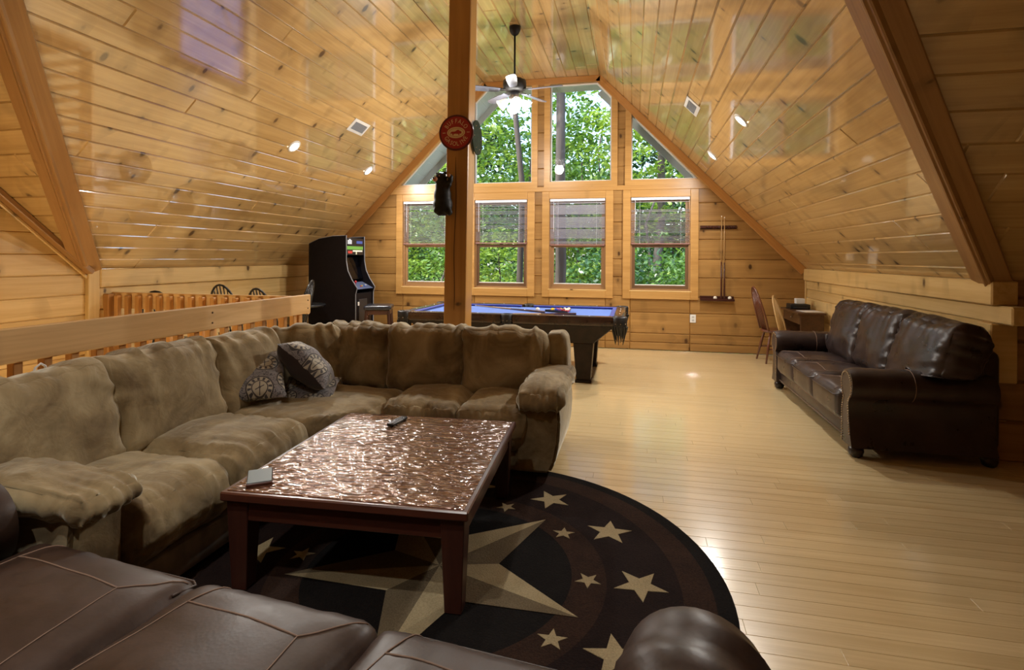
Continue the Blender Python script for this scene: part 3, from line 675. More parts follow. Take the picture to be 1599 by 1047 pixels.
# ---- tan sectional --------------------------------------------------------
sec = empty('sectional_sofa', (-2.4, 3.6, 0), label='tan microfibre corner sofa with plump loose cushions around the coffee table', cat='sofa')
def gath(seed, amp=.030, top=True, freq=9):
    """folds gathered at the top seam and at the upper corners of a back cushion (x = width, z = up)"""
    def f(p, q):
        d = amp*math.exp(-(1-p.z)*1.7)*max(0, ridge(q.x+.25*q.z*(1 if seed % 2 else -1), freq, q.z*1.2, seed))**2
        d += amp*.9*math.exp(-(1+p.z)*3.0)*max(0, ridge(q.x, 9, q.z*3, seed+9))**2
        e = math.exp(-(1-abs(p.x))*3.2); d += amp*.8*e*max(0, ridge(q.z, 6.5, q.x*2, seed+3))**2
        d += .012*noise.noise(Vector((q.x*3.5, q.z*3.5, seed*2.3)))
        return d-.004
    return f
def seatf(seed, amp=.026):
    """folds across the front edge of a seat cushion (front = -y)"""
    def f(p, q):
        d = amp*math.exp(-(1+p.y)*2.0)*max(0, ridge(q.x+.2*q.y, 15, q.z*2, seed))**2*(.4+.6*(p.z > -.3))
        d += amp*.7*math.exp(-(1-abs(p.x))*2.5)*max(0, ridge(q.y, 12, q.z, seed+5))**2
        d += .010*noise.noise(Vector((q.x*4, q.y*4, seed)))
        return d-.003
    return f
def backc(x0, x1, y, zc, h=.50, th=.27, lean=.24, rz=0.0, seed=1, puff=.05, ear=True, at=None):
    w = abs(x1-x0)+.02
    M = T(*(at or ((x0+x1)/2, y, zc)), 0, 0, rz) @ Matrix.Rotation(-lean, 4, 'X')
    def mod(q):
        if ear:
            k = max(0, (q.z/(h/2)-.6))*max(0, abs(q.x)/(w/2)-.7); q.z += k*.12; q.y += .1*k
        return q
    return cushion((w, th, h), .085, (.012, puff, .012), 34, gath(seed), M, seed, mod=mod)
# frames under and behind the cushions
bm = BM(); box(bm, -3.10, -2.90, 1.15, 4.55, .05, .80, .04, 2); wobj('back_frame', bm, TAN, sec, auto=40)
bm = BM(); box(bm, -2.9, -.56, 4.36, 4.56, .05, .80, .04, 2); wobj('back_frame', bm, TAN, sec, auto=40)
bm = BM(); box(bm, -2.9, -2.005, 1.87, 3.30, .035, .185, .015, 2); wobj('skirt', bm, SKIRT, sec, auto=40)
bm = BM(); box(bm, -2.3, -.74, 3.66, 4.36, .035, .20, .02, 2); wobj('skirt', bm, TAN, sec, auto=40)
# seat cushions: builder's front is -y, left row is turned so that it faces +x
for k, (y0, y1, zt, xf) in enumerate(((1.86, 2.43, .455, -1.99), (2.43, 3.05, .485, -1.97))):
    M = T((xf-2.85)/2, (y0+y1)/2, zt-.135, 0, 0, pi/2)
    wobj('seat_cushion', cushion((y1-y0+.015, 2.85+xf+.02 if False else xf+2.85, .27), .09, (.01, .02, .045), 32, seatf(11+k), M, 11+k), TAN, sec)
def chamfer_corner(q):
    # the corner seat is cut diagonally on its free corner
    nx, ny = .83, -.56; d = nx*(q.x+1.90)+ny*(q.y-3.22)
    if d > 0: q.x -= nx*d*.92; q.y -= ny*d*.92
    return q
bmc = cushion((1.12, 1.05, .28), .09, (.02, .02, .04), 34, seatf(15), T(-2.30, 3.57, .315), 15)
for v in bmc.verts: v.co = chamfer_corner(v.co)
wobj('seat_cushion', bmc, TAN, sec)
for k, (x0, x1) in enumerate(((-1.745, -1.20), (-1.20, -.70))):
    wobj('seat_cushion', cushion((x1-x0+.015, .80, .27), .09, (.01, .02, .045), 32, seatf(17+k), T((x0+x1)/2, 3.99, .325), 17+k), TAN, sec)
# back cushions
for k, (y0, y1, zc) in enumerate(((1.22, 2.33, .655), (2.33, 3.06, .675), (3.06, 3.70, .66))):
    M = None
    wobj('back_cushion', backc(y0, y1, 0, 0, .54, .30, .22, pi/2, 21+k, .055, at=(-2.74, (y0+y1)/2, zc)), TAN, sec)
wobj('back_cushion', backc(0, .62, 0, 0, .52, .28, .14, pi/2-.95, 25, .03, at=(-2.655, 3.98, .655)), TAN, sec)
for k, (x0, x1) in enumerate(((-2.50, -1.95), (-1.95, -1.315), (-1.315, -.665))):
    wobj('back_cushion', backc(x0, x1, 4.24, .66, .52, .27, .16, 0, 27+k, .05), TAN, sec)
wobj('arm_back', cushion((.17, .26, .52), .05, (.02, .02, .01), 14, gath(33, .008), T(-.590, 4.36, .645)), TAN, sec)
# right arm: overstuffed pad on a bowed panel
def armpad(seed, amp=.018):
    def f(p, q):
        d = amp*math.exp(-(1+p.y)*1.6)*max(0, ridge(q.x, 19, q.y*2, seed))**2
        d += amp*math.exp(-(1-abs(p.x))*2.2)*max(0, ridge(q.y+.3*q.x, 14, q.z*2, seed+2))**2
        return d+.010*noise.noise(q*5+Vector((seed, 0, 0)))-.004
    return f
def droop(q):
    k = max(0, (-q.y-.10)); q.z -= k*k*.55; return q
wobj('arm_pad', cushion((.29, .86, .13), .064, (.015, .02, .03), 30, armpad(41), T(-.600, 4.00, .585), 41, mod=droop), TAN, sec)
bm = BM(); prof = [(-.775, .05), (-.775, .53), (-.485, .53), (-.47, .40), (-.478, .25), (-.505, .12), (-.54, .05)]
extrude_poly(bm, prof, 3.62, 4.40, 'y'); bmesh.ops.bevel(bm, geom=bm.edges[:], offset=.02, segments=2, affect='EDGES'); wobj('arm_panel', bm, TAN, sec, auto=50)
# left arm, nearer the viewer, runs along x
def droop2(q):
    k = max(0, (-q.y-.10)); q.z -= k*k*.16; return q
wobj('arm_pad', cushion((.27, 1.06, .10), .05, (.012, .02, .022), 30, armpad(43), T(-2.49, 1.735, .575, 0, 0, pi/2), 43, mod=droop2), TAN, sec)
bm = BM(); prof = [(1.845, .05), (1.845, .53), (1.635, .53), (1.62, .38), (1.63, .2), (1.65, .05)]
extrude_poly(bm, prof, -3.0, -2.02, 'x'); bmesh.ops.bevel(bm, geom=bm.edges[:], offset=.025, segments=2, affect='EDGES'); wobj('arm_panel', bm, TAN, sec, auto=50)

# ---- throw pillows ---------------------------------------------------------
CLOCK, nt, bs = mat('clock_print'); L_ = nt.links.new
tc = N(nt, 'TexCoord'); mp = N(nt, 'Mapping'); mp.inputs['Scale'].default_value = (5.2, 5.2, 0); L_(tc.outputs['Object'], mp.inputs[0])
v = N(nt, 'TexVoronoi', Scale=1.0); v.inputs['Randomness'].default_value = .55; v.voronoi_dimensions = '2D'; L_(mp.outputs[0], v.inputs['Vector'])
sub = N(nt, 'VectorMath', operation='SUBTRACT'); L_(mp.outputs[0], sub.inputs[0]); L_(v.outputs['Position'], sub.inputs[1])
sx = N(nt, 'SeparateXYZ'); L_(sub.outputs[0], sx.inputs[0])
ang = mth(nt, 'ARCTAN2', sx.outputs[1], sx.outputs[0]); spk = mth(nt, 'GREATER_THAN', mth(nt, 'SINE', mth(nt, 'MULTIPLY', ang, 12.0)), .15)
d = mth(nt, 'MULTIPLY', v.outputs['Distance'], .80)
rings = ramp(nt, d, [(0, (.05, .04, .04)), (.03, (.42, .38, .29)), (.17, (.42, .38, .29)), (.19, (.05, .04, .04)), (.215, (.40, .36, .28)), (.33, (.035, .03, .03)), (.365, (.23, .21, .205)), (.42, (.21, .195, .20))])
rings.color_ramp.interpolation = 'CONSTANT'
num = mth(nt, 'MULTIPLY', spk, mth(nt, 'MULTIPLY', mth(nt, 'GREATER_THAN', d, .225), mth(nt, 'LESS_THAN', d, .32)))
hand = mth(nt, 'MULTIPLY', mth(nt, 'LESS_THAN', d, .18), mth(nt, 'LESS_THAN', mth(nt, 'ABSOLUTE', sx.outputs[0]), .016))
hand2 = mth(nt, 'MULTIPLY', mth(nt, 'LESS_THAN', d, .13), mth(nt, 'LESS_THAN', mth(nt, 'ABSOLUTE', mth(nt, 'SUBTRACT', sx.outputs[1], mth(nt, 'MULTIPLY', sx.outputs[0], .5))), .018))
wv = N(nt, 'TexNoise', Scale=22.0, Detail=1.0, Distortion=2.5); L_(tc.outputs['Object'], wv.inputs[0])
scr = mth(nt, 'MULTIPLY', mth(nt, 'GREATER_THAN', d, .37), mth(nt, 'LESS_THAN', mth(nt, 'ABSOLUTE', mth(nt, 'SUBTRACT', wv.outputs[0], .5)), .035))
allm = mth(nt, 'MINIMUM', mth(nt, 'ADD', mth(nt, 'ADD', num, hand), mth(nt, 'ADD', hand2, scr)), 1.0)
L_(mix(nt, allm, rings.outputs[0], (.05, .045, .05)), bs.inputs['Base Color']); bs.inputs['Roughness'].default_value = .75; bs.inputs['Sheen Weight'].default_value = .2
PLUM = plain('dark_plum_cloth', (.030, .020, .022), .8, sheen=.2)
def pillow(label, M, seed, s=.46, th=.15, two=False, group='clock print pillows'):
    t = empty('throw_pillow', M.to_translation(), label=label, cat='pillow', group=group)
    t.matrix_world = M
    bm = BM(); bmesh.ops.create_grid(bm, x_segments=22, y_segments=22, size=1.0)
    vs = bm.verts[:]
    def shape(sgn):
        b = BM(); bmesh.ops.create_grid(b, x_segments=24, y_segments=24, size=1.0)
        for v in b.verts:
            x, y = v.co.x, v.co.y; k = max(0, (1-x*x)*(1-y*y))**.42
            pin = 1-.09*(1-abs(x)**3*1.0)*abs(y)**4-.09*(1-abs(y)**3)*abs(x)**4
            z = sgn*th*.5*k*(1+.12*noise.noise(Vector((x*2, y*2, seed))))+.012*noise.noise(Vector((x*1.5, y*1.5, seed+4)))
            edge = max(abs(x), abs(y))**6
            z += .01*edge*noise.noise(Vector((x*6, y*6, seed)))
            v.co = Vector((x*s/2*pin, y*s/2*pin, z))
        if sgn < 0: bmesh.ops.reverse_faces(b, faces=b.faces)
        return b
    bm.free()
    obj('front_cover', shape(1), CLOCK, t, True); o = obj('back_cover', shape(-1), PLUM if two else CLOCK, t, True)
    return t
def frame_m(c, nrm, xdir):
    n_ = Vector(nrm).normalized(); x = Vector(xdir); x = (x-n_*x.dot(n_)).normalized(); y = n_.cross(x)
    return Matrix(((x.x, y.x, n_.x, c[0]), (x.y, y.y, n_.y, c[1]), (x.z, y.z, n_.z, c[2]), (0, 0, 0, 1)))

# ---- leather sofas ---------------------------------------------------------
def leather_sofa(root, L, armw, depth, m, seatw, back=True, lean=.30, back_y=-.22, back_h=.56, arm_h=.66, seat_z=.47, seams='panel', puffs=.05, nails=True, foot=True, seed=0, bz=.71, backs=None, awr=.05, setback=(0, 0)):
    """origin at the floor centre, front = +y"""
    hx, hy = L/2, depth/2
    bm = BM(); box(bm, -hx+armw*.7, hx-armw*.7, -hy+.06, hy-.05, .09, .27, .025, 2); obj('base', bm, m, root, auto=40)
    bm = BM(); box(bm, -hx+.12, hx-.12, -hy, -hy+.20, .10, .84, .06, 3); obj('back_frame', bm, m, root, auto=40)
    for zz in (.215, .12):
        bm = BM(); tube(bm, [(-hx+armw*.8, hy-.049, zz), (hx-armw*.8, hy-.049, zz)], .004, 6); obj('seam', bm, SEAM, root, True)
    x = -hx+armw-.01
    for k, w in enumerate(seatw):
        def f(p, q, k=k):
            dd = .006*max(0, p.z)*math.exp(-(1-p.y)*3)*max(0, ridge(q.x, 12, q.y*3, seed+k))**2
            dd += .004*math.exp(-(1-abs(p.x))*3)*max(0, ridge(q.y, 17, q.z, seed+k+4))**2
            return dd+.007*noise.noise(Vector((q.x*4, q.y*4, seed+k)))
        y0, y1 = back_y+.0, hy-.0
        o = obj('seat_cushion', cushion((w+.008, y1-y0, .24), .065, (.004, .012, puffs), 22, f, T(x+w/2, (y0+y1)/2, seat_z-.12-puffs*.35), seed+k, .004), m, root, True)
        bvh = None
        if seams:
            from mathutils.bvhtree import BVHTree
            bv = BVHTree.FromPolygons([v.co.copy() for v in o.data.vertices], [tuple(p.vertices) for p in o.data.polygons])
            def top(px_, py_):
                h = bv.ray_cast(Vector((px_, py_, 2)), Vector((0, 0, -1)))[0]; return (h.z if h else seat_z)
            def line(pts, r=.0028, mm=SEAM, sub=14):
                ps = []
                for a, b in zip(pts, pts[1:]):
                    for i in range(sub): ps.append((a[0]+(b[0]-a[0])*i/sub, a[1]+(b[1]-a[1])*i/sub))
                ps.append(pts[-1]); bm = BM(); tube(bm, [(p[0], p[1], top(*p)+r*.35) for p in ps], r, 5); obj('seam', bm, mm, o, True)
            xa, xb, yf = x+.09, x+w-.16, hy-.015
            line([(x+.13, yf), (xa+.0, hy-.14), (xb, hy-.17), (x+w-.03, yf-.02)])
            line([(xa, hy-.14), (xa-.06, y0+.2)], .0022); line([(xb, hy-.17), (xb+.06, y0+.2)], .0022)
            bm = BM(); ze = seat_z-.045
            tube(bm, [(x+.03, hy-.10, ze+.015), (x+.025, hy-.012, ze-.005), (x+.06, hy+.012, ze-.012), (x+w-.06, hy+.012, ze-.012), (x+w-.025, hy-.012, ze-.005), (x+w-.02, hy-.10, ze+.015)], .0055, 6); obj('piping', bm, m, o, True)
        x += w
    if back:
        tot = L-2*armw+.12; n_ = len(seatw)
        for k, (xa_, xb_) in enumerate(backs or [(-tot/2+tot*j/n_, -tot/2+tot*(j+1)/n_) for j in range(n_)]):
            x, w = xa_, xb_-xa_
            def f(p, q, k=k):
                dd = .024*math.exp(-(1-abs(p.x))*2.2)*max(0, ridge(q.z+.3*q.x, 10, q.x*3, seed+k+7))**2
                dd += .02*math.exp(-(1-p.z)*2.0)*max(0, ridge(q.x, 11, q.z*2, seed+k+2))**2
                return dd+.014*noise.noise(Vector((q.x*4, q.z*4, seed+k*3)))-.004
            M = T(x+w/2, back_y-.03, bz) @ Matrix.Rotation(lean, 4, 'X')
            o = obj('back_cushion', cushion((w+.02, .28, back_h), .10, (.01, .05, .02), 32, f, M, seed+k+20), m, root, True)
            for v in o.data.vertices:      # where it leans over an arm it rests on it
                if abs(v.co.x) > hx-armw-.03: v.co.z = max(v.co.z, arm_h-.01+.02*noise.noise(v.co*6))
    for s in (-1, 1):
        # rolled arm: S-shaped outline extruded along y
        pr = []
        rr = armw*.40; cx, cz = -.0, arm_h-rr
        for a in range(-60, 241, 10):
            pr.append((cx+rr*1.02*cos(radians(a)), cz+rr*sin(radians(a))))
        inner, outer = -armw*.36, armw*.30
        pts = [(p[0], p[1]) for p in pr]
        left = [(-rr*.62, cz-rr*.95), (inner, .34), (inner, .09)]
        right = [(outer+.02, .09), (outer-.01, .16), (outer-.035, .28), (outer-.05, cz-rr*1.15)]
        outl = right+pts+left
        outl = [((hx-armw/2)*s+(p[0] if s > 0 else -p[0]), p[1]) for p in outl]
        bm = BM(); ns_ = 26; fy_ = hy-.015-setback[0 if s < 0 else 1]; yy = [-hy+.06]+[-hy+.10+(fy_-.045+hy-.10)*j/(ns_-1) for j in range(ns_)]+[fy_]; rings = []
        ccx = sum(p[0] for p in outl)/len(outl); ccz = .42
        for j, y in enumerate(yy):
            kx = .93 if j == 0 else (.955 if j == ns_+1 else 1.0)
            wr_ = lambda p: (1+(awr if p[1] > arm_h-.16 else .02)*(max(0, ridge(y+.25*(p[0]-ccx), 11, p[0]*2, seed+s))**2-.25)*(1 if 1 < j < ns_ else 0))
            rings.append([bm.verts.new((ccx+(p[0]-ccx)*kx*wr_(p), y, ccz+(p[1]-ccz)*(kx*wr_(p) if p[1] > .3 else 1))) for p in outl])
        nn = len(outl)
        for a, b in zip(rings, rings[1:]):
            for i in range(nn): bm.faces.new((a[i], a[(i+1) % nn], b[(i+1) % nn], b[i]))
        bm.faces.new(rings[0]); bm.faces.new(rings[-1]); bmesh.ops.recalc_face_normals(bm, faces=bm.faces)
        bmesh.ops.triangulate(bm, faces=[f_ for f_ in bm.faces if len(f_.verts) > 4])
        arm = obj('arm', bm, m, root, auto=50)
        if nails:
            bm = BM(); ring_ = [Vector((ccx+(p[0]-ccx)*.80, hy-.012, ccz+(p[1]-ccz)*(.88 if p[1] > .3 else 1))) for p in outl]
            path = ring_[1:]; acc = 0.0; prev = path[0]; step = .019
            for p in path[1:]:
                seg = (p-prev).length; tpos = step-acc
                while tpos < seg:
                    c = prev+(p-prev)*(tpos/seg); bmesh.ops.create_icosphere(bm, subdivisions=1, radius=.0062, matrix=Matrix.Translation(c)); tpos += step
                acc = (acc+seg) % step; prev = p
            no = obj('nailheads', bm, NAIL, arm, True); no['kind'] = 'stuff'
        for yc in (.08,):
            bm = BM(); ps = []
            for p in outl[4:35]: ps.append((p[0]+(.002 if p[0] > ccx else -.002), yc, p[1]+.002))
            tube(bm, ps, .003, 5); obj('seam', bm, SEAM, arm, True)
    if foot:
        for sx_ in (-1, 1):
            for sy_ in (-1, 1):
                bm = BM(); lathe(bm, [(.030, 0), (.045, .012), (.055, .045), (.05, .075), (.035, .088), (.045, .10)], 18, Matrix.Translation((sx_*(hx-armw*.45), sy_*(hy-.075), 0))); obj('foot', bm, FOOT, root, True)
ls = empty('leather_sofa', (2.09, 5.74, 0), pi/2, label='dark brown three seat leather sofa with nailhead arms along the right knee wall', cat='sofa')
leather_sofa(ls, 2.50, .30, 1.02, LEA2, [.633]*3, awr=.02, backs=[(-1.30, -.50), (-.52, .22), (.20, .97)], lean=.26, back_y=-.15, back_h=.60, arm_h=.67, seat_z=.475, puffs=.035, seed=50, bz=.73)
fs = empty('leather_sofa', (-1.13, .99, 0), -.10, label='brown leather sofa seen from behind in the foreground with seamed seat cushions', cat='sofa')
leather_sofa(fs, 2.89, .42, 1.02, LEA, [.755, .665, .63], awr=.09, setback=(.05, .0), lean=.85, back_y=-.33, back_h=.44, arm_h=.685, seat_z=.475, puffs=.045, seed=70, nails=False, bz=.60)
# ---- throw pillows -----------------------------------------------------------
pillow('patterned clock print pillow lying flat and propped at the sofa corner', frame_m((-2.60, 3.33, .66), (.30, -.46, .84), (.857, .471, .192)), 1, .47, .14)
pillow('clock print pillow with dark plum back leaning over the other pillows', frame_m((-2.37, 3.66, .68), (.542, .36, .673), (.703, .156, -.69)), 2, .47, .24, True)
pillow('half hidden clock print pillow lying beneath the leaning dark backed pillow', frame_m((-2.33, 3.62, .50), (.12, -.3, .95), (.9, .3, 0)), 3, .40, .10)

# ---- coffee table --------------------------------------------------------------
CHER = wood('cherry_table', (.055, .016, .010), (.115, .036, .020), rough=.28, grain=(1.2, 16, 16), vary=.06, bmp=.06, coat=.2)
CHERZ = wood('cherry_leg', (.045, .014, .010), (.090, .030, .018), rough=.32, grain=(1.2, 16, 16), vary=.06, axis='z', bmp=.06)
HAM, nt, bs = mat('hammered_copper'); L_ = nt.links.new
tc = N(nt, 'TexCoord'); mp = N(nt, 'Mapping'); mp.inputs['Scale'].default_value = (7, 18, 1); mp.inputs['Rotation'].default_value = (0, 0, .35); L_(tc.outputs['Object'], mp.inputs[0])
w1 = N(nt, 'TexNoise', Scale=1.6, Detail=2.0, Roughness=.5, Distortion=.8); L_(mp.outputs[0], w1.inputs['Vector'])
vb = N(nt, 'TexVoronoi', Scale=2.4); vb.feature = 'SMOOTH_F1'; L_(mp.outputs[0], vb.inputs['Vector'])
n2 = N(nt, 'TexNoise', Scale=7.0, Detail=3.0); L_(tc.outputs['Object'], n2.inputs[0])
L_(ramp(nt, n2.outputs[0], [(.3, (.13, .050, .026)), (.7, (.23, .10, .055))]).outputs[0], bs.inputs['Base Color'])
bs.inputs['Metallic'].default_value = .35; bs.inputs['Roughness'].default_value = .25; bs.inputs['Coat Weight'].default_value = 1.0; bs.inputs['Coat Roughness'].default_value = .10; bs.inputs['Coat IOR'].default_value = 2.0
bump(nt, bs, mth(nt, 'ADD', w1.outputs[0], mth(nt, 'MULTIPLY', vb.outputs['Distance'], .6)), .8, .02); L_(bs.inputs['Normal'].links[0].from_socket, bs.inputs['Coat Normal'])
ct = empty('coffee_table', (-1.249, 2.736, .012), .055, label='low square coffee table with a rippled shiny copper top on the round star rug', cat='table')
hw, hd = .563, .63
bm = BM(); box(bm, -hw, hw, -hd, hd, .405, .445, .006); obj('tabletop', bm, CHER, ct)
bm = BM(); box(bm, -hw+.022, hw-.022, -hd+.022, hd-.022, .44, .4485, .002); o = obj('hammered_top', bm, HAM, ct); setp(o, 'rippled copper sheet')
for a in ((-hw+.10, hw-.10, -hd+.03, -hd+.055), (-hw+.10, hw-.10, hd-.055, hd-.03)):
    bm = BM(); box(bm, a[0], a[1], a[2], a[3], .315, .406, .003); obj('apron', bm, CHER, ct)
for x in (-hw+.03, hw-.055):
    bm = BM(); box(bm, x, x+.025, -hd+.10, hd-.10, .315, .406, .003); obj('apron', bm, CHERZ, ct)
for sx_ in (-1, 1):
    for sy_ in (-1, 1):
        bm = BM(); cx, cy = sx_*(hw-.072), sy_*(hd-.072)
        vs = box(bm, cx-.052, cx+.052, cy-.052, cy+.052, 0, .406, .004)
        for v in vs:
            k = 1-.30*(1-min(1, v.co.z/.30)); v.co.x = cx+sx_*.0+(v.co.x-cx)*k; v.co.y = cy+(v.co.y-cy)*k
        obj('leg', bm, CHERZ, ct)
zt = .012+.4485
rm = empty('remote_control', (-1.432, 3.18, zt), 1.45, label='black remote control lying on the far part of the coffee table', cat='remote')
bm = BM(); box(bm, -.09, .09, -.023, .023, .002, .022, .008, 2); obj('body', bm, BLACK, rm, auto=50)
BTN = plain('grey_buttons', (.25, .27, .32), .5)
for i in range(6):
    for j in range(3):
        bm = BM(); box(bm, -.07+i*.022, -.058+i*.022, -.017+j*.013, -.008+j*.013, .021, .0245, .002); obj('button', bm, BTN, rm)
cb = empty('coaster_box', (-1.692, 2.235, zt), .62, label='flat wooden box with a pale blue lid near the coffee table corner', cat='box')
bm = BM(); box(bm, -.055, .055, -.085, .085, 0, .014, .003); obj('tray', bm, CHER, cb)
bm = BM(); box(bm, -.052, .052, -.082, .082, .014, .018, .002); obj('lid', bm, plain('pale_blue_lid', (.15, .19, .195), .5), cb)

# ---- round rug --------------------------------------------------------------------
def rugmat(name, a, b):
    m, nt, bs = mat(name); tc = N(nt, 'TexCoord'); n = N(nt, 'TexNoise', Scale=140.0, Detail=2.0); nt.links.new(tc.outputs['Object'], n.inputs[0])
    n5 = N(nt, 'TexNoise', Scale=6.0, Detail=3.0); nt.links.new(tc.outputs['Object'], n5.inputs[0])
    f = mth(nt, 'MULTIPLY_ADD', n.outputs[0], .6, mth(nt, 'MULTIPLY', n5.outputs[0], .4))
    nt.links.new(ramp(nt, f, [(.32, a), (.68, b)]).outputs[0], bs.inputs['Base Color']); bs.inputs['Roughness'].default_value = .95; bs.inputs['Specular IOR Level'].default_value = .1
    bump(nt, bs, n.outputs[0], .6, .006); return m
R_BLK = rugmat('rug_black', (.005, .004, .004), (.012, .010, .009)); R_BRN = rugmat('rug_brown', (.017, .009, .007), (.042, .022, .014)); R_RED = rugmat('rug_dark_brown', (.009, .005, .005), (.021, .012, .010))
R_TAN = rugmat('rug_tan', (.26, .205, .115), (.42, .345, .205)); R_HI = rugmat('rug_light', (.22, .20, .15), (.33, .30, .22)); R_LO = rugmat('rug_shade', (.10, .075, .045), (.18, .14, .085))
RC = (-.90, 2.49)
rug = empty('round_rug', (RC[0], RC[1], 0), label='round black and brown rug with tan stars under the coffee table', cat='rug')
bm = BM(); lathe(bm, [(1.325, 0), (1.335, .004), (1.33, .009), (1.315, .011)], 96); obj('pile', bm, R_BLK, rug)
def ann(name, r0, r1, z, m):
    bm = BM(); n = 96
    A = [bm.verts.new((r0*cos(2*pi*k/n), r0*sin(2*pi*k/n), z)) for k in range(n)]; B = [bm.verts.new((r1*cos(2*pi*k/n), r1*sin(2*pi*k/n), z)) for k in range(n)]
    for k in range(n): bm.faces.new((A[k], B[k], B[(k+1) % n], A[(k+1) % n]))
    obj(name, bm, m, rug)
ann('outer_ring', 1.12, 1.255, .0115, R_BRN); ann('middle_ring', .79, 1.12, .0112, R_RED); ann('inner_ring', .63, .79, .0115, R_BRN)
def star(name, cx, cy, R, rot, m, z=.0125, parent=rug):
    bm = BM(); pts = []
    for k in range(10):
        r = R if k % 2 == 0 else R*.40; a = rot+k*pi/5; pts.append((cx+r*cos(a), cy+r*sin(a)))
    top = [bm.verts.new((p[0], p[1], z+.001)) for p in pts]; lo = [bm.verts.new((cx+(p[0]-cx)*1.02, cy+(p[1]-cy)*1.02, z-.002)) for p in pts]; c = bm.verts.new((cx, cy, z+.001))
    for k in range(10): bm.faces.new((c, top[k], top[(k+1) % 10])); bm.faces.new((lo[k], lo[(k+1) % 10], top[(k+1) % 10], top[k]))
    obj(name, bm, m, parent)
for k in range(12):
    a = radians(4+30*k); star('large_star', .94*cos(a), .94*sin(a), .125, a+radians(55), R_TAN)
for k in range(10):
    a = radians(4+36*k); star('small_star', .705*cos(a), .705*sin(a), .062, a+radians(52), R_TAN)
bm1, bm2 = BM(), BM()
for k in range(5):
    a = radians(-18+72*k); tip = (.72*cos(a), .72*sin(a), .0135)
    for s, bmx in ((1, bm1), (-1, bm2)):
        b = a+s*pi/5; q = (.285*cos(b), .285*sin(b), .0135)
        vs = [bmx.verts.new(p) for p in ((0, 0, .020), tip, q)]
        bmx.faces.new(vs if s > 0 else vs[::-1])
cs = obj('compass_star', bm1, R_TAN, rug); o = obj('shaded_facets', bm2, R_LO, cs); o['kind'] = 'stuff'; cs['kind'] = 'stuff'

# ---- pool table ----------------------------------------------------------------------
DARK = plain('pool_dark_wood', (.018, .009, .006), .35, spec=.25, noise_amt=.4, scale=12); CLOTH = plain('blue_cloth', (.055, .16, .58), .85, noise_amt=.08, scale=60, sheen=.25)
CUSH = plain('blue_cushion', (.014, .035, .30), .8, sheen=.2); RAILW = plain('pool_rail_wood', (.035, .016, .010), .22, coat=.25, noise_amt=.3, scale=10); LEAB = plain('pocket_leather', (.008, .007, .007), .45, noise_amt=.4, scale=50)
PX0, PX1, PY0, PY1 = -2.88, -.10, 6.42, 7.94; pcx, pcy = (PX0+PX1)/2, (PY0+PY1)/2
pt = empty('pool_table', (pcx, pcy, 0), label='dark wood pool table with blue cloth and black leather pockets below the windows', cat='pool table')
hx, hy = (PX1-PX0)/2, (PY1-PY0)/2
bm = BM(); box(bm, -hx+.14, hx-.14, -hy+.14, hy-.14, .74, .775); obj('bed_cloth', bm, CLOTH, pt)
for (x0, x1, y0, y1) in ((-hx+.10, -.07, -hy, -hy+.125), (.07, hx-.10, -hy, -hy+.125), (-hx+.10, -.07, hy-.125, hy), (.07, hx-.10, hy-.125, hy), (-hx, -hx+.125, -hy+.10, hy-.10), (hx-.125, hx, -hy+.10, hy-.10)):
    bm = BM(); box(bm, x0, x1, y0, y1, .70, .812, .014, 2); r_ = obj('rail', bm, RAILW, pt, auto=40)
    cxm, cym = (x0+x1)/2, (y0+y1)/2; bm = BM()
    if x1-x0 > y1-y0:
        s = -1 if cym > 0 else 1; yb_ = y1 if s > 0 else y0
        pr = [(yb_, .805), (yb_+s*.05, .80), (yb_+s*.045, .785), (yb_, .775)]; A = [(x0+.02, p) for p in pr]
        extrude_poly(bm, pr, x0+.02, x1-.02, 'x')
    else:
        s = -1 if cxm > 0 else 1; xb_ = x1 if s > 0 else x0
        extrude_poly(bm, [(xb_, .805), (xb_+s*.05, .80), (xb_+s*.045, .785), (xb_, .775)], y0+.02, y1-.02, 'y')
    obj('cushion', bm, CUSH, r_)
    bm = BM()
    for k in range(1, 4):
        cx_, cy_ = (x0+(x1-x0)*k/4, (y0+y1)/2) if x1-x0 > y1-y0 else ((x0+x1)/2, y0+(y1-y0)*k/4)
        bmesh.ops.create_icosphere(bm, subdivisions=1, radius=.009, matrix=Matrix.Translation((cx_, cy_, .808)))
    so = obj('sights', bm, WHITE, r_); so['kind'] = 'stuff'
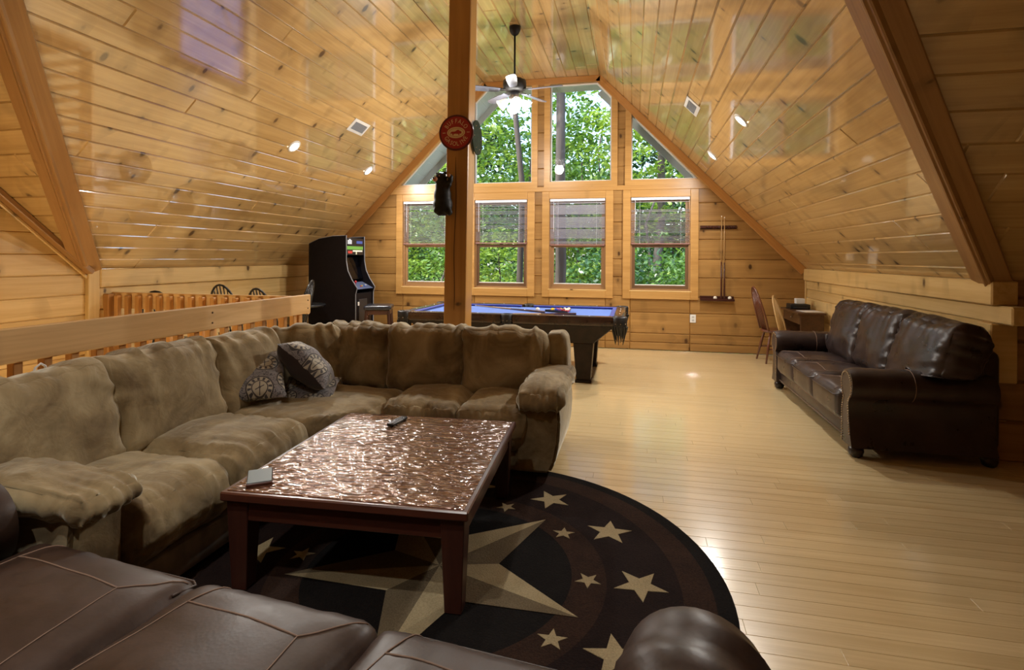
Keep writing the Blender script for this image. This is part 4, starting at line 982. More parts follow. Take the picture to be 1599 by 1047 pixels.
for sx_, sy_ in ((-1, -1), (-1, 1), (1, -1), (1, 1), (0, -1), (0, 1)):
    cx, cy = sx_*(hx-.055), sy_*(hy-.055 if sx_ else hy-.045); r = .088 if sx_ else .075
    bm = BM(); n = 20
    rings = lathe(bm, [(r*.62, .60), (r*.86, .66), (r*1.0, .72), (r*1.02, .806), (r*.92, .816), (r*.68, .812), (r*.66, .74)], n, Matrix.Translation((cx, cy, 0)), cap=False)
    po = obj('pocket', bm, LEAB, pt, True)
    bm = BM(); lathe(bm, [(r*.1, .72), (r*.66, .722)], n, Matrix.Translation((cx, cy, 0)), cap=False); obj('pocket_well', bm, BLACK, po)
    bm = BM()
    for k in range(14):   # leather fringe and netting on the visible outside
        a = 2*pi*k/14; x_, y_ = cx+r*1.0*cos(a), cy+r*1.0*sin(a)
        ln = .10+.05*((k*5) % 3)/2
        tube(bm, [(x_, y_, .70), (cx+r*.8*cos(a+.12), cy+r*.8*sin(a+.12), .62), (cx+r*.5*cos(a), cy+r*.5*sin(a), .70-ln-.06)], [.012, .010, .004], 5)
    fo = obj('fringe', bm, LEAB, po); fo['kind'] = 'stuff'
    bm = BM()
    for k in range(9): a = 2*pi*k/9; bmesh.ops.create_icosphere(bm, subdivisions=1, radius=.006, matrix=Matrix.Translation((cx+r*1.0*cos(a), cy+r*1.0*sin(a), .735)))
    fo = obj('studs', bm, NAIL, po); fo['kind'] = 'stuff'
def loft(bm, a, b, z0, z1, bev=.008):
    lo = [bm.verts.new((x, y, z0)) for x, y in ((a[0], a[2]), (a[1], a[2]), (a[1], a[3]), (a[0], a[3]))]; hi = [bm.verts.new((x, y, z1)) for x, y in ((b[0], b[2]), (b[1], b[2]), (b[1], b[3]), (b[0], b[3]))]
    bm.faces.new(lo[::-1]); bm.faces.new(hi)
    for k in range(4): bm.faces.new((lo[k], lo[(k+1) % 4], hi[(k+1) % 4], hi[k]))
    if bev: bmesh.ops.bevel(bm, geom=bm.edges[:], offset=bev, segments=1, affect='EDGES')
bm = BM(); loft(bm, (-hx+.36, hx-.36, -hy+.12, hy-.12), (-hx+.10, hx-.10, -hy+.05, hy-.05), .475, .70); obj('cabinet', bm, DARK, pt)
for sx_ in (-1, 1):
    for sy_ in (-1, 1):
        cx, cy = sx_*(hx-.48), sy_*(hy-.25); bm = BM()
        loft(bm, (cx-.085, cx+.085, cy-.085, cy+.085), (cx-.12, cx+.12, cy-.12, cy+.12), .03, .48)
        lg = obj('leg', bm, DARK, pt)
        bm = BM(); box(bm, cx-.10, cx+.10, cy-.10, cy+.10, 0, .032, .006); obj('foot_block', bm, DARK, lg)
# balls in the rack, cue ball and two cues on the cloth
zc = .775
tri = empty('ball_rack', (-.93, 7.20, zc), 0, label='black triangle rack holding the billiard balls on the blue cloth', cat='rack')
bm = BM()
def tri_pts(r): return [(r*cos(radians(a)), r*sin(radians(a))) for a in (180, 300, 60)]
for r_, z0, z1 in ((.215, .002, .032),):
    o_ = tri_pts(.215); i_ = tri_pts(.185); n = 3
    vv = [[bm.verts.new((p[0], p[1], z)) for p in ps] for ps in (o_, i_) for z in (z0, z1)]
    for k in range(3):
        j = (k+1) % 3
        bm.faces.new((vv[0][k], vv[0][j], vv[1][j], vv[1][k])); bm.faces.new((vv[2][j], vv[2][k], vv[3][k], vv[3][j])); bm.faces.new((vv[1][k], vv[1][j], vv[3][j], vv[3][k])); bm.faces.new((vv[0][j], vv[0][k], vv[2][k], vv[2][j]))
bmesh.ops.recalc_face_normals(bm, faces=bm.faces); obj('frame', bm, BLACK, tri)
bc = [((.80, .50, .02), 'yellow'), ((.02, .06, .40), 'blue'), ((.60, .03, .02), 'red'), ((.15, .03, .25), 'purple'), ((.80, .20, .03), 'orange'), ((.02, .20, .06), 'green'), ((.25, .02, .03), 'maroon'), ((.01, .01, .01), 'black')]
br = .0285; k = 0; BAL = {}
IV = plain('ivory_ball', (.80, .74, .62), .12, coat=.5)
bmap = []
for row in range(5):
    for j in range(row+1):
        x = -.93-.115+row*br*1.75*1.0+.005; y = 7.20+(j-row/2)*br*2.02
        col, nm = bc[k % 8]; stripe = k >= 8
        if col not in BAL: BAL[col] = plain('ball_'+nm, col, .1, coat=.6)
        b = empty('billiard_ball', (x, y, zc), label='%s %s billiard ball in the black triangle rack, row %s from its tip' % ('striped' if stripe else 'solid', nm, ('one', 'two', 'three', 'four', 'five')[row]), cat='ball', group='billiard balls in the rack')
        bm = BM(); bmesh.ops.create_uvsphere(bm, u_segments=18, v_segments=12, radius=br, matrix=Matrix.Translation((0, 0, br)))
        me_m = [BAL[col], IV]
        ob = obj('ball', bm, me_m, b, True)
        if stripe:
            for p in ob.data.polygons: p.material_index = 1 if abs(p.center.z-br) > br*.45 else 0
        k += 1
def ball(x, y, z, label, m=IV, grp=None):
    b = empty('billiard_ball', (x, y, z), label=label, cat='ball', group=grp)
    bm = BM(); bmesh.ops.create_uvsphere(bm, u_segments=18, v_segments=12, radius=br, matrix=Matrix.Translation((0, 0, br))); obj('ball', bm, m, b, True); return b
ball(-1.245, 7.21, zc, 'white cue ball between the two cues on the blue cloth')
CUEW = plain('cue_maple', (.42, .25, .10), .25, coat=.4); CUED = plain('cue_dark_butt', (.06, .02, .012), .2, coat=.5)
def cue(a, b, label, m1=CUEW, m2=CUED, k=.45):
    a, b = Vector(a), Vector(b); d = b-a; L = d.length
    t = empty('pool_cue', a, label=label, cat='cue'); t.rotation_mode = 'QUATERNION'; t.rotation_quaternion = Vector((0, 0, 1)).rotation_difference(d)
    bm = BM(); lathe(bm, [(.014, 0), (.015, .01), (.0125, L*k*.5), (.0105, L*k)], 10); obj('butt', bm, m2, t, True)
    bm = BM(); lathe(bm, [(.0105, L*k), (.0062, L*.985)], 10); obj('shaft', bm, m1, t, True)
    bm = BM(); lathe(bm, [(.0062, L*.985), (.0062, L*.998), (.004, L)], 10); obj('tip', bm, WHITE, t, True); return t
cue((-1.12, 7.02, zc+.015), (-2.27, 7.76, zc+.010), 'pool cue lying across the cloth with its butt by the ball rack')
cue((-.70, 6.90, zc+.014), (-1.66, 6.70, zc+.010), 'pool cue lying along the near rail of the pool table')

# ---- arcade cabinet --------------------------------------------------------------------
ARC = plain('arcade_black', (.008, .006, .007), .5, spec=.15, noise_amt=.2, scale=20); EDGE = plain('arcade_edge', (.22, .22, .23), .35)
pf = [(-5.17, 0), (-5.17, 1.70), (-4.99, 1.78), (-4.74, 1.822), (-4.51, 1.832), (-4.506, 1.42), (-4.477, 1.265), (-4.405, 1.12), (-4.312, .985), (-4.34, .89), (-4.337, 0)]
ac = empty('arcade_cabinet', (-4.75, 8.31, 0), label='tall black upright arcade cabinet in the left corner by the window wall', cat='arcade machine')
for y0, y1 in ((8.0, 8.03), (8.61, 8.64)):
    bm = BM(); extrude_poly(bm, [(p[0]+4.75, p[1]) for p in pf], y0-8.31, y1-8.31, 'y'); sp_ = obj('side_panel', bm, ARC, ac)
    bm = BM(); ym = (y0+y1)/2-8.31; pts = [(p[0]+4.75, ym, p[1]) for p in pf[1:]]; tube(bm, pts, .0105, 6); obj('edge_strip', bm, EDGE, sp_)
def yb(a, b, c, d, z0, z1, nm, m, par=ac, bev=.004): bm = BM(); box(bm, a+4.75, b+4.75, c-8.31, d-8.31, z0, z1, bev); return obj(nm, bm, m, par)
yb(-4.98, -4.55, 8.03, 8.61, 1.72, 1.775, 'top_panel', ARC)
yb(-5.16, -5.13, 8.03, 8.61, .02, 1.68, 'back_panel', ARC)
yb(-4.40, -4.355, 8.03, 8.61, .02, .90, 'front_panel', ARC)
MQ = plain('marquee_black', (.012, .012, .016), .25)
mq = yb(-4.56, -4.515, 8.03, 8.61, 1.52, 1.80, 'marquee', MQ)
for (y0, y1, z0, z1, c) in ((8.05, 8.58, 1.61, 1.665, (.14, .36, .06)), (8.07, 8.20, 1.70, 1.765, (.55, .58, .62)), (8.12, 8.16, 1.715, 1.78, (.9, .9, .92)), (8.36, 8.56, 1.71, 1.755, (.05, .09, .35)), (8.08, 8.22, 1.545, 1.59, (.45, .04, .03)), (8.24, 8.56, 1.575, 1.60, (.85, .82, .70)), (8.34, 8.37, 1.53, 1.575, (.8, .75, .5))):
    m_ = plain('marquee_print', c, .4); m_.node_tree.nodes['Principled BSDF'].inputs['Emission Color'].default_value = (*c, 1); m_.node_tree.nodes['Principled BSDF'].inputs['Emission Strength'].default_value = .25
    yb(-4.515, -4.512, y0, y1, z0, z1, 'marquee_art', m_, mq, 0)
SCR = plain('screen_glass', (.006, .006, .009), .06)
bm = BM()
vs = [bm.verts.new((x+4.75, y-8.31, z)) for x, y, z in ((-4.62, 8.03, 1.52), (-4.62, 8.61, 1.52), (-4.52, 8.61, 1.12), (-4.52, 8.03, 1.12))]; bm.faces.new(vs[::-1]); bmesh.ops.solidify(bm, geom=bm.faces[:], thickness=.02); obj('screen', bm, SCR, ac)
CTRL = plain('control_panel_blue', (.16, .20, .34), .3)
bm = BM(); vs = [bm.verts.new((x+4.75, y-8.31, z)) for x, y, z in ((-4.54, 8.03, 1.07), (-4.54, 8.61, 1.07), (-4.335, 8.61, .965), (-4.335, 8.03, .965))]; bm.faces.new(vs[::-1]); bmesh.ops.solidify(bm, geom=bm.faces[:], thickness=.03); cp = obj('control_panel', bm, CTRL, ac)
for (x, y, c) in ((-4.40, 8.30, (.5, .03, .02)), (-4.41, 8.36, (.6, .5, .05)), (-4.40, 8.42, (.03, .1, .5)), (-4.42, 8.50, (.6, .6, .6))):
    bm = BM(); lathe(bm, [(.016, 0), (.016, .012), (.011, .016)], 12, Matrix.Translation((x+4.75, y-8.31, 1.0-(x+4.40)*.5))); obj('button', bm, plain('arcade_button', c, .3), cp)
bm = BM(); lathe(bm, [(.006, 0), (.006, .06), (.017, .07), (.020, .085), (.014, .10), (.002, .104)], 14, Matrix.Translation((-4.43+4.75, 8.18-8.31, 1.0))); obj('joystick', bm, plain('joystick_red', (.45, .02, .02), .3), cp)
yb(-4.357, -4.345, 8.14, 8.42, .30, .80, 'coin_door', plain('coin_door_grey', (.03, .03, .032), .35)); yb(-4.347, -4.343, 8.10, 8.15, .70, .76, 'price_sticker', WHITE)
# stool
ST = wood('stool_wood', (.035, .014, .009), (.075, .030, .018), rough=.3, axis='z', vary=.05); SEATL = plain('stool_leather', (.020, .022, .030), .25)
st = empty('bar_stool', (-3.90, 7.95, 0), .32, label='dark wooden stool with padded seat in front of the arcade cabinet', cat='stool')
bm = cushion((.42, .42, .07), .03, (0, 0, .012), 12, None, T(0, 0, .705), 3, .001); obj('seat', bm, SEATL, st, True)
bm = BM(); box(bm, -.185, .185, -.185, .185, .60, .672, .004); obj('seat_frame', bm, ST, st)
for sx_ in (-1, 1):
    for sy_ in (-1, 1):
        bm = BM(); tube(bm, [(sx_*.165, sy_*.165, .66), (sx_*.20, sy_*.20, 0)], [.027, .020], 4); obj('leg', bm, ST, st)
for (a, b) in (((-.185, -.185), (.185, -.185)), ((-.185, .185), (.185, .185)), ((-.187, -.187), (-.187, .187)), ((.187, -.187), (.187, .187))):
    bm = BM(); tube(bm, [(a[0], a[1], .24), (b[0], b[1], .24)], .012, 8); obj('stretcher', bm, ST, st)

# ---- wall cue rack -------------------------------------------------------------------------
RK = plain('rack_mahogany', (.055, .016, .010), .25, coat=.4)
yw = YB-.004
ck = empty('cue_rack', (1.31, yw, 1.99), label='dark wall rack with a notched upper bar and a ball shelf right of the windows', cat='rack')
bm = BM(); box(bm, -.275, .275, -.014, 0, -.03, .028, .004); obj('upper_back_plate', bm, RK, ck)
bm = BM(); x = -.275; pts = [(-.275, 0), (.275, 0), (.275, -.06)]
for k in range(10):
    c = .22-k*.0445; pts += [(c+.017, -.065), (c+.016, -.04), (c, -.03), (c-.016, -.04), (c-.017, -.065)]
pts += [(-.275, -.06)]
extrude_poly(bm, pts, -.012, .008, 'z'); bmesh.ops.triangulate(bm, faces=[f for f in bm.faces if len(f.verts) > 4]); obj('notched_bar', bm, RK, ck)
bm = BM(); box(bm, -.275, .235, -.095, 0, -1.165, -1.145, .005); obj('ball_shelf', bm, RK, ck)
bm = BM(); box(bm, -.275, .235, -.095, -.085, -1.15, -1.128, .003); obj('shelf_lip', bm, RK, ck)
bm = BM(); box(bm, -.275, .235, -.014, 0, -1.165, -1.09, .004); obj('lower_back_plate', bm, RK, ck)
cue((1.352, yw-.05, .847), (1.352, yw-.045, 2.17), 'left pool cue hanging in the wall rack')
cue((1.3965, yw-.05, .847), (1.3965, yw-.045, 2.15), 'right pool cue hanging in the wall rack')
ball(1.262, yw-.05, .845, 'ivory ball on the rack shelf left of the hanging cues'); ball(1.478, yw-.05, .845, 'ivory ball on the rack shelf right of the hanging cues')
ou = empty('wall_outlet', (.934, YB-.001, .53), label='white power outlet on the log wall below the rightmost window', cat='outlet')
bm = BM(); box(bm, -.045, .045, -.008, 0, -.065, .065, .004); obj('cover_plate', bm, WHITE, ou)
for zz in (-.026, .026):
    bm = BM(); box(bm, -.018, .018, -.011, -.006, zz-.016, zz+.016, .004); obj('socket', bm, plain('socket_grey', (.55, .55, .53), .4), ou)

# ---- desk corner ------------------------------------------------------------------------------
DSK = wood('desk_wood', (.045, .020, .010), (.10, .045, .020), rough=.3, vary=.05, axis='y')
dk = empty('desk', (2.38, 8.50, 0), label='dark wooden desk in the right corner behind the leather sofa', cat='desk')
bm = BM(); box(bm, -.20, .15, -.42, .50, .735, .765, .005); obj('desktop', bm, DSK, dk)
bm = BM(); box(bm, -.16, .13, -.40, -.37, 0, .735, .003); obj('end_panel', bm, DSK, dk)
bm = BM(); box(bm, -.16, .13, .45, .48, 0, .735, .003); obj('end_panel', bm, DSK, dk)
bm = BM(); box(bm, -.165, -.145, -.37, .45, .60, .735, .003); dw = obj('drawer', bm, DSK, dk)
bm = BM(); lathe(bm, [(.006, 0), (.014, .012), (.008, .018)], 10, Matrix.Translation((-.168, 0, .67)) @ Matrix.Rotation(-pi/2, 4, 'Y')); obj('knob', bm, NAIL, dw)
pr_ = empty('printer', (2.38, 8.78, .765), label='flat black printer on the desk', cat='printer')
bm = BM(); box(bm, -.14, .13, -.10, .14, 0, .07, .012, 2); obj('body', bm, BLACK, pr_, auto=40)
bm = BM(); box(bm, -.10, .09, -.12, -.09, .015, .022, .002); obj('paper_tray', bm, plain('tray_grey', (.06, .06, .065), .4), pr_)
wb_ = empty('white_box', (2.40, 8.82, .835), label='small white box on top of the black printer', cat='box')
bm = BM(); box(bm, -.06, .06, -.05, .05, 0, .075, .006); obj('carton', bm, WHITE, wb_)
bm = BM(); box(bm, -.061, .061, -.051, .051, .06, .077, .006); obj('lid', bm, WHITE, wb_)
pp = empty('paper_sheet', (2.40, 8.36, .7655), .2, label='white paper sheets lying on the near part of the desk', cat='paper')
bm = BM(); box(bm, -.13, .13, -.17, .10, 0, .004, 0); obj('sheets', bm, WHITE, pp)

# ---- windsor chairs ------------------------------------------------------------------------------
def windsor(loc, rz, m, label, s=1.0, group=None, h=.62, arrow=0):
    """bow-back chair facing +y in its own frame"""
    t = empty('windsor_chair', loc, rz, label=label, cat='chair', group=group); t.scale = (s, s, s)
    bm = BM(); lathe(bm, [(.185, .43), (.21, .44), (.215, .462), (.19, .472), (.05, .462)], 24); obj('seat', bm, m, t, True)
    bow = []
    for k in range(17):
        a = pi*k/16; bow.append((-.205*cos(a)*(1.0 if k not in (0, 16) else .92), -.165-.16*sin(a)**.8, .465+h*sin(a)**.75))
    bm = BM(); tube(bm, bow, .013, 8); obj('bow', bm, m, t, True)
    for k in range(7):
        x = -.135+.045*k; ztop = .465+h*(1-(x/.205)**2)**.40*.985; yt = -.165-.16*(1-(x/.205)**2)**.42
        bm = BM(); tube(bm, [(x*.75, -.165, .465), (x, yt, ztop)], .0075, 6); obj('spindle', bm, m, t, True)
    for sx_ in (-1, 1):
        for sy_ in (-1, 1):
            bm = BM(); tube(bm, [(sx_*.12, sy_*.12, .44), (sx_*.16, sy_*.16, .25), (sx_*.205, sy_*.205, 0)], [.013, .020, .012], 8); obj('leg', bm, m, t, True)
    for sx_ in (-1, 1):
        bm = BM(); tube(bm, [(sx_*.165, -.165, .20), (sx_*.165, .165, .20)], .010, 6); obj('stretcher', bm, m, t, True)
    return t
RB = plain('red_brown_chair', (.12, .035, .015), .3, coat=.3); LT = plain('natural_oak_chair', (.50, .32, .13), .35, coat=.2); BK = plain('black_lacquer_chair', (.012, .012, .013), .3, coat=.3)
windsor((2.03, 8.60, 0), -pi/2+.10, RB, 'red brown bow back chair at the desk nearer the window wall', 1.0)
windsor((2.18, 8.16, 0), -pi/2-.45, LT, 'pale oak bow back chair at the desk just behind the sofa arm', .90)
ck_ = 1.06
windsor((-5.12, 6.30, 0), .05, BK, 'black bow back chair beyond the railing, its full hoop showing', ck_, 'black chairs at the game table', .60)
windsor((-4.40, 6.12, 0), -.12, BK, 'black bow back chair beyond the railing, right of the higher hoop', ck_, 'black chairs at the game table', .575)
windsor((-4.80, 6.92, 0), pi/2+.25, BK, 'black bow back chair seen edge-on beside the arcade cabinet', ck_, 'black chairs at the game table', .62)
windsor((-5.40, 5.54, 0), .25, BK, 'lowest black bow back chair at the left end of the far railing', ck_, 'black chairs at the game table', .56)
gt = empty('game_table', (-5.05, 7.55, 0), label='dark round table between the black chairs beyond the railing', cat='table')
bm = BM(); lathe(bm, [(.38, .72), (.40, .735), (.40, .75), (.385, .757)], 36); obj('tabletop', bm, BK, gt, True)
bm = BM(); lathe(bm, [(.05, .05), (.04, .12), (.06, .35), (.035, .5), (.07, .72)], 16); obj('pedestal', bm, BK, gt, True)
for k in range(4):
    a = pi/4+k*pi/2; bm = BM(); tube(bm, [(.04*cos(a), .04*sin(a), .16), (.2*cos(a), .2*sin(a), .09), (.33*cos(a), .33*sin(a), .018)], [.03, .025, .018], 8); obj('foot', bm, BK, gt, True)
# ---- railings around the stairwell --------------------------------------------------------------------
RLX = -3.20
rf = empty('stair_railing', (RLX, 2.3, 0), label='pine railing with a wide top board behind the tan sofa', cat='railing')
def rbox(nm, x0, x1, y0, y1, z0, z1, m, root, bev=.005, loc=None):
    """box with its own local origin, grain axis kept"""
    c = ((x0+x1)/2, (y0+y1)/2, (z0+z1)/2); bm = BM()
    return box, c
def pbox(nm, root, m, x0, x1, y0, y1, z0, z1, bev=.005, along='x'):
    c = Vector(((x0+x1)/2, (y0+y1)/2, (z0+z1)/2)); bm = BM(); dx, dy, dz = x1-x0, y1-y0, z1-z0
    if along == 'y':
        box(bm, -dy/2, dy/2, -dx/2, dx/2, -dz/2, dz/2, bev); o = obj(nm, bm, m, root); o.rotation_euler = (0, 0, pi/2)
    else:
        box(bm, -dx/2, dx/2, -dy/2, dy/2, -dz/2, dz/2, bev); o = obj(nm, bm, m, root)
    o.location = c-root.location; return o
pbox('top_board', rf, W['rail'], RLX-.038, RLX, -1.2, 4.99, .922, 1.110, .006, 'y')
y = 2.31-.155*22; k = 0
while y < 4.80:
    pbox('baluster', rf, W['railz'], RLX-.088, RLX-.039, y-.025, y+.025, -.012, 1.06, .004); y += .155
pbox('end_post', rf, W['railz'], RLX-.10, RLX-.039, 4.85, 4.91, -.012, 1.09, .005)
pbox('bottom_board', rf, W['rail'], RLX-.036, RLX, -1.2, 4.95, 0, .14, .005, 'y')
for yy in (3.66, 4.94):
    for zz in (.975, 1.055):
        bm = BM(); lathe(bm, [(.007, 0), (.008, .003), (.004, .006)], 10, Matrix.Translation((0, yy-2.3, zz)) @ Matrix.Rotation(pi/2, 4, 'Y')); obj('screw', bm, plain('screw_dark', (.10, .06, .03), .4), rf)
rb_ = empty('stair_railing', (-4.5, 5.0, 0), label='pine railing across the far end of the stairwell, before the black chairs', cat='railing')
pbox('top_board', rb_, W['rail'], -5.70, RLX-.045, 5.01, 5.05, .905, 1.085, .006)
x = -5.58
while x < -3.32:
    pbox('baluster', rb_, W['railz'], x-.026, x+.026, 4.955, 5.008, -.012, 1.055, .006); x += .137
pbox('end_post', rb_, W['railz'], -5.735+.02, -5.64, 4.92, 5.005, -.012, 1.07, .006)
pbox('bottom_board', rb_, W['rail'], -5.70, RLX-.06, 5.01, 5.046, 0, .14, .005)
cd = empty('charging_cable', (-3.12, 2.33, .85), label='small white cord loop sticking up behind the tan sofa cushion', cat='cord')
bm = BM(); tube(bm, [(0, -.045, -.14), (0, -.038, .0), (0, -.022, .045), (.0, .005, .062), (.0, .028, .045), (0, .036, 0), (0, .04, -.14)], .006, 8); obj('cable', bm, WHITE, cd, True)
bm = BM(); box(bm, -.02, .02, -.075, -.03, -.02, .02, .008, 2); obj('clip', bm, WHITE, cd)

# ---- the post with its signs and the carved bear -------------------------------------------------------------
pz0, pz1 = 0.0, ZF
po_ = empty('support_post', (-1.650, 5.0, 0), label='square pine post rising behind the tan sofa to the ceiling', cat='post', kind='structure')
bm = BM(); vs = box(bm, -.108, .108, -.105, .105, 0, ZF+.01, .014, 2)
for v in vs: v.co.x += .013*v.co.z
obj('timber', bm, W['postz'], po_)
CRK = plain('timber_check', (.06, .025, .01), .8)
bm = BM(); tube(bm, [(-.008+.013*z+.006*sin(z*7), -.1056, z) for z in [1.0+.12*i for i in range(13)]], [.001]+[.0035]*11+[.001], 5); obj('drying_crack', bm, CRK, po_)
SRED = plain('sign_red', (.36, .015, .020), .3); SCRM = plain('sign_cream', (.72, .58, .36), .4); SDRK = plain('sign_dark_edge', (.10, .008, .012), .35); SGRN = plain('sign_dark_green', (.022, .032, .018), .85, spec=.15, noise_amt=.3)
def textmesh(body, size, m, parent, name):
    cu = bpy.data.curves.new('letter', 'FONT'); cu.body = body; cu.size = size; cu.extrude = .0012; cu.align_x = 'CENTER'; cu.align_y = 'CENTER'; cu.resolution_u = 3
    tmp = bpy.data.objects.new('letter_tmp', cu); COL.objects.link(tmp)
    me = bpy.data.meshes.new_from_object(tmp, depsgraph=bpy.context.evaluated_depsgraph_get()); bpy.data.objects.remove(tmp)
    me.materials.clear(); return link(name, me, m, parent)
def round_sign(M, label, detail, fill, rim):
    s = empty('round_sign', M.to_translation(), label=label, cat='sign'); s.matrix_world = M      # local z points out of the face
    R = .168
    bm = BM(); lathe(bm, [(R-.004, 0), (R, .003), (R, .009), (R-.010, .0125), (R-.016, .011), (.001, .011)], 48); obj('plate', bm, rim, s, True) if False else obj('plate', bm, rim, s, auto=40)
    bm = BM(); lathe(bm, [(.001, .0112), (R-.018, .0112)], 48, cap=False); d = obj('face', bm, fill, s)
    if detail:
        for p in d.data.polygons: pass
        bm = BM(); n = 40; A = [bm.verts.new((.088*cos(2*pi*k/n), .052*sin(2*pi*k/n), .0125)) for k in range(n)]; bm.faces.new(A); em = obj('emblem', bm, SCRM, s)
        bm = BM(); A = [bm.verts.new((.076*cos(2*pi*k/n), .040*sin(2*pi*k/n), .0129)) for k in range(n)]; B = [bm.verts.new((.073*cos(2*pi*k/n), .037*sin(2*pi*k/n), .0129)) for k in range(n)]
        for k in range(n): bm.faces.new((A[k], A[(k+1) % n], B[(k+1) % n], B[k]))
        obj('emblem_line', bm, SRED, em)
        buf = [(-.058, -.012), (-.052, .004), (-.040, .010), (-.022, .009), (-.004, .013), (.012, .024), (.026, .024), (.038, .014), (.050, .010), (.056, -.002), (.050, -.012), (.040, -.010), (.034, -.014), (.032, -.027), (.026, -.027), (.022, -.014), (-.006, -.011), (-.022, -.012), (-.028, -.027), (-.034, -.027), (-.036, -.012), (-.048, -.006), (-.053, -.016)]
        bm = BM(); f = bm.faces.new([bm.verts.new((x*.98, y+.0, .0132)) for x, y in buf]); 
        if f.normal.z < 0: f.normal_flip()
        bmesh.ops.triangulate(bm, faces=bm.faces[:]); obj('buffalo_emblem', bm, SRED, em)
        for word, top in (('BUFFALO', True), ('GASOLINE', False)):
            n = len(word); stp = radians(19.5 if top else 17.5)
            for k, ch in enumerate(word):
                a = (pi/2-(k-(n-1)/2)*stp) if top else (-pi/2+(k-(n-1)/2)*stp); r = .106
                l = textmesh(ch, .058, SCRM, s, 'letter'); l.location = (r*cos(a), r*sin(a), .0118); l.rotation_euler = (0, 0, a-pi/2 if top else a+pi/2); l.scale = (.8, 1.0, 1)
        for sx_ in (-1, 1):
            bm = BM(); box(bm, sx_*.118-.014, sx_*.118+.014, -.003, .003, .0112, .0126, 0); obj('dash', bm, SCRM, s)
    else:
        for k in range(6):
            a = 2*pi*k/6; bm = BM(); bmesh.ops.create_icosphere(bm, subdivisions=1, radius=.006, matrix=Matrix.Translation((.12*cos(a), .12*sin(a), .012))); obj('rivet', bm, NAIL, s)
    return s
round_sign(Matrix(((1, 0, 0, -1.625), (0, 0, -1, 4.893), (0, 1, 0, 2.662), (0, 0, 0, 1))), 'round red sign reading BUFFALO GASOLINE on the front of the post', True, SRED, SDRK)
round_sign(Matrix(((0, 0, 1, -1.492), (1, 0, 0, 5.11), (0, 1, 0, 2.655), (0, 0, 0, 1))), 'dark green round sign on the right side of the post', False, SGRN, SGRN)
# black bear climbing the post: one continuous remeshed body
FUR = plain('bear_black', (.010, .009, .009), .55, spec=.3, noise_amt=.4, scale=30, bmp=.12)
bear = empty('bear_figure', (-1.745, 4.84, 1.88), label='carved black bear with a tan muzzle climbing the left side of the post', cat='figurine')
bm = BM()
def ell(c, r, rot=(0, 0, 0)):
    bmesh.ops.create_uvsphere(bm, u_segments=18, v_segments=12, radius=1.0, matrix=Matrix.Translation(c) @ Matrix.Rotation(rot[1], 4, 'Y') @ Matrix.Rotation(rot[0], 4, 'X') @ Matrix.Diagonal((*r, 1)))
ell((.008, 0, .105), (.094, .085, .105)); ell((.006, -.005, .19), (.082, .072, .12)); ell((.004, -.01, .275), (.066, .06, .075))
ell((-.008, -.02, .345), (.058, .058, .056)); ell((-.034, -.062, .330), (.026, .034, .022))
ell((-.052, .0, .392), (.019, .012, .021)); ell((.030, .0, .402), (.019, .012, .021))
for c, r in (((.055, -.02, .245), .030), ((.076, -.025, .285), .027), ((.088, -.02, .325), .026), ((.086, -.012, .36), .028), ((-.035, .03, .25), .03), ((-.0, .075, .28), .028), ((.055, .10, .31), .026), ((.07, -.03, .06), .034), ((.085, -.035, .03), .032), ((-.03, -.045, .05), .036), ((.0, -.06, .025), .032)): ell(c, (r, r, r))
bo = obj('body', bm, FUR, bear, True)
md = bo.modifiers.new('merge', 'REMESH'); md.mode = 'VOXEL'; md.voxel_size = .008; md.use_smooth_shade = True
sm_ = bo.modifiers.new('soften', 'SMOOTH'); sm_.iterations = 9; sm_.factor = .6
MUZ = plain('bear_muzzle', (.42, .17, .075), .45)
bm = BM(); bmesh.ops.create_uvsphere(bm, u_segments=16, v_segments=10, radius=1.0, matrix=Matrix.Translation((-.040, -.074, .334)) @ Matrix.Diagonal((.027, .028, .024, 1))); mz = obj('muzzle', bm, MUZ, bear, True)
bm = BM(); bmesh.ops.create_icosphere(bm, subdivisions=2, radius=.009, matrix=Matrix.Translation((-.046, -.102, .342))); obj('nose', bm, BLACK, mz, True)
for dx in (-.026, .018):
    bm = BM(); bmesh.ops.create_icosphere(bm, subdivisions=2, radius=.0055, matrix=Matrix.Translation((-.020+dx, -.073, .365))); obj('eye', bm, plain('bear_eye', (.35, .2, .08), .2), bear, True)
bm = BM(); bmesh.ops.create_icosphere(bm, subdivisions=2, radius=.016, matrix=Matrix.Translation((.078, -.034, .372)) @ Matrix.Diagonal((1, .6, 1.2, 1))); obj('paw_pad', bm, MUZ, bear, True)

# ---- ceiling fan -----------------------------------------------------------------------------------------------
FB = plain('fan_black', (.010, .009, .009), .5, spec=.3); BLD = plain('fan_blade_grey', (.12, .13, .17), .28, noise_amt=.15, scale=8, coat=.4)
fan = empty('ceiling_fan', (-1.537, 7.03, ZF), label='black ceiling fan with five blades and a lit four shade lamp', cat='ceiling fan')
bm = BM(); lathe(bm, [(.028, -.115), (.05, -.095), (.072, -.05), (.075, -.02), (.075, 0)], 28); obj('canopy', bm, FB, fan, True)
bm = BM(); lathe(bm, [(.013, -.68), (.013, -.10)], 12); obj('downrod', bm, FB, fan, True)
bm = BM(); lathe(bm, [(.06, -.86), (.115, -.845), (.150, -.82), (.155, -.76), (.150, -.715), (.10, -.69), (.035, -.665), (.03, -.64)], 32); obj('motor_housing', bm, FB, fan, True)
bm = BM(); lathe(bm, [(.03, -1.0), (.07, -.985), (.075, -.93), (.055, -.90), (.055, -.86)], 24); obj('light_hub', bm, plain('fan_chrome', (.5, .52, .56), .25, metal=.9), fan, True)
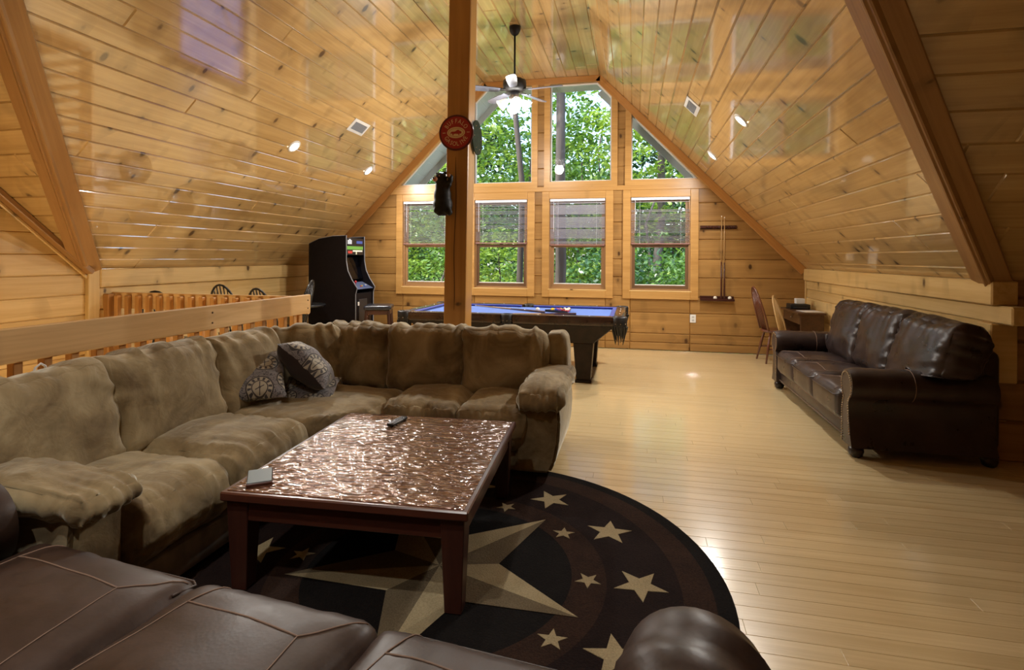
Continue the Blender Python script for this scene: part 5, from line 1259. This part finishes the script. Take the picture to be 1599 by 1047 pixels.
for k in range(5):
    a = radians(-10+72*k); M = Matrix.Rotation(a, 4, 'Z') @ Matrix.Translation((0, 0, -.845)) @ Matrix.Rotation(radians(12), 4, 'X')
    bm = BM(); pts = [(.20, -.048), (.30, -.058), (.50, -.066), (.62, -.062), (.655, -.03), (.66, 0), (.655, .03), (.62, .062), (.50, .066), (.30, .058), (.20, .048)]
    extrude_poly(bm, pts, -.004, .004, 'z'); bmesh.ops.transform(bm, matrix=M, verts=bm.verts); bl = obj('blade', bm, BLD, fan)
    bm = BM(); pts = [(.10, -.018), (.20, -.032), (.235, 0), (.20, .032), (.10, .018)]; extrude_poly(bm, pts, .004, .012, 'z'); bmesh.ops.transform(bm, matrix=M, verts=bm.verts); obj('blade_iron', bm, FB, bl)
SHD, nt, bs = mat('lamp_shade_glass'); bs.inputs['Base Color'].default_value = (.9, .9, .88, 1); bs.inputs['Emission Color'].default_value = (1, .93, .80, 1); bs.inputs['Emission Strength'].default_value = .9; bs.inputs['Roughness'].default_value = .2
BULB = plain('fan_bulb', (.8, .8, .8), .3); bb_ = BULB.node_tree.nodes['Principled BSDF']; bb_.inputs['Emission Color'].default_value = (1, .92, .78, 1); bb_.inputs['Emission Strength'].default_value = 8
for k in range(4):
    a = radians(20+90*k); M = Matrix.Translation((.085*cos(a), .085*sin(a), -.965)) @ Matrix.Rotation(a, 4, 'Z') @ Matrix.Rotation(radians(128), 4, 'Y')
    bm = BM(); lathe(bm, [(.018, 0), (.034, .02), (.050, .06), (.062, .10), (.078, .135), (.072, .135), (.056, .10), (.044, .06), (.028, .02)], 20, M, cap=False); sh = obj('lamp_shade', bm, SHD, fan, True)
    bm = BM(); bmesh.ops.create_icosphere(bm, subdivisions=2, radius=.024, matrix=M @ Matrix.Translation((0, 0, .07))); obj('bulb', bm, BULB, sh, True)
for dx, ln in ((.02, .20), (-.025, .16)):
    bm = BM(); tube(bm, [(dx, -.04, -1.0), (dx, -.04, -1.0-ln)], .0018, 5); obj('pull_chain', bm, NAIL, fan)
ld = bpy.data.lights.new('fan_lamp', 'POINT'); ld.energy = 110*LAMP; ld.color = (1, .95, .87); ld.shadow_soft_size = .10
lo = bpy.data.objects.new('fan_lamp', ld); COL.objects.link(lo); lo.parent = fan; lo.location = (0, 0, -1.18)

# ---- ceiling vents -------------------------------------------------------------------------------------------------
VD = plain('vent_dark', (.06, .07, .09), .6)
def vent(c, U, V, label, wu=.42, wv=.205):
    U = Vector(U).normalized(); V = Vector(V).normalized(); Nn = U.cross(V)
    t = empty('ceiling_vent', c, label=label, cat='vent'); t.matrix_world = Matrix(((U.x, V.x, Nn.x, c[0]), (U.y, V.y, Nn.y, c[1]), (U.z, V.z, Nn.z, c[2]), (0, 0, 0, 1)))
    bm = BM()
    o_ = [(-wu/2, -wv/2), (wu/2, -wv/2), (wu/2, wv/2), (-wu/2, wv/2)]; i_ = [(x*.78, y*.62) for x, y in o_]
    vv = [[bm.verts.new((p[0], p[1], z)) for p in ps] for ps, z in ((o_, 0), (o_, .006), (i_, .012), (i_, .002))]
    for A, B in zip(vv, vv[1:]):
        for k in range(4): bm.faces.new((A[k], A[(k+1) % 4], B[(k+1) % 4], B[k]))
    obj('frame', bm, WHITE, t)
    bm = BM(); box(bm, -wu*.39, wu*.39, -wv*.31, wv*.31, .0005, .002); obj('backing', bm, VD, t)
    for k in range(9):
        y = -wv*.29+wv*.58*k/8; bm = BM(); box(bm, -wu*.39, wu*.39, y-.005, y+.001, .002, .009); obj('slat', bm, plain('vent_grey', (.40, .42, .45), .5) if k == 0 else bpy.data.materials['vent_grey'], t)
vent((.668, 6.79, onR(.668)), (0, 1, 0), (XR-FR, 0, -DZ), 'white ceiling vent on the right slope')
vent((-3.768, 7.02, onL(-3.768)), (0, -1, 0), (XL-FL, 0, -DZ), 'white ceiling vent on the left slope')
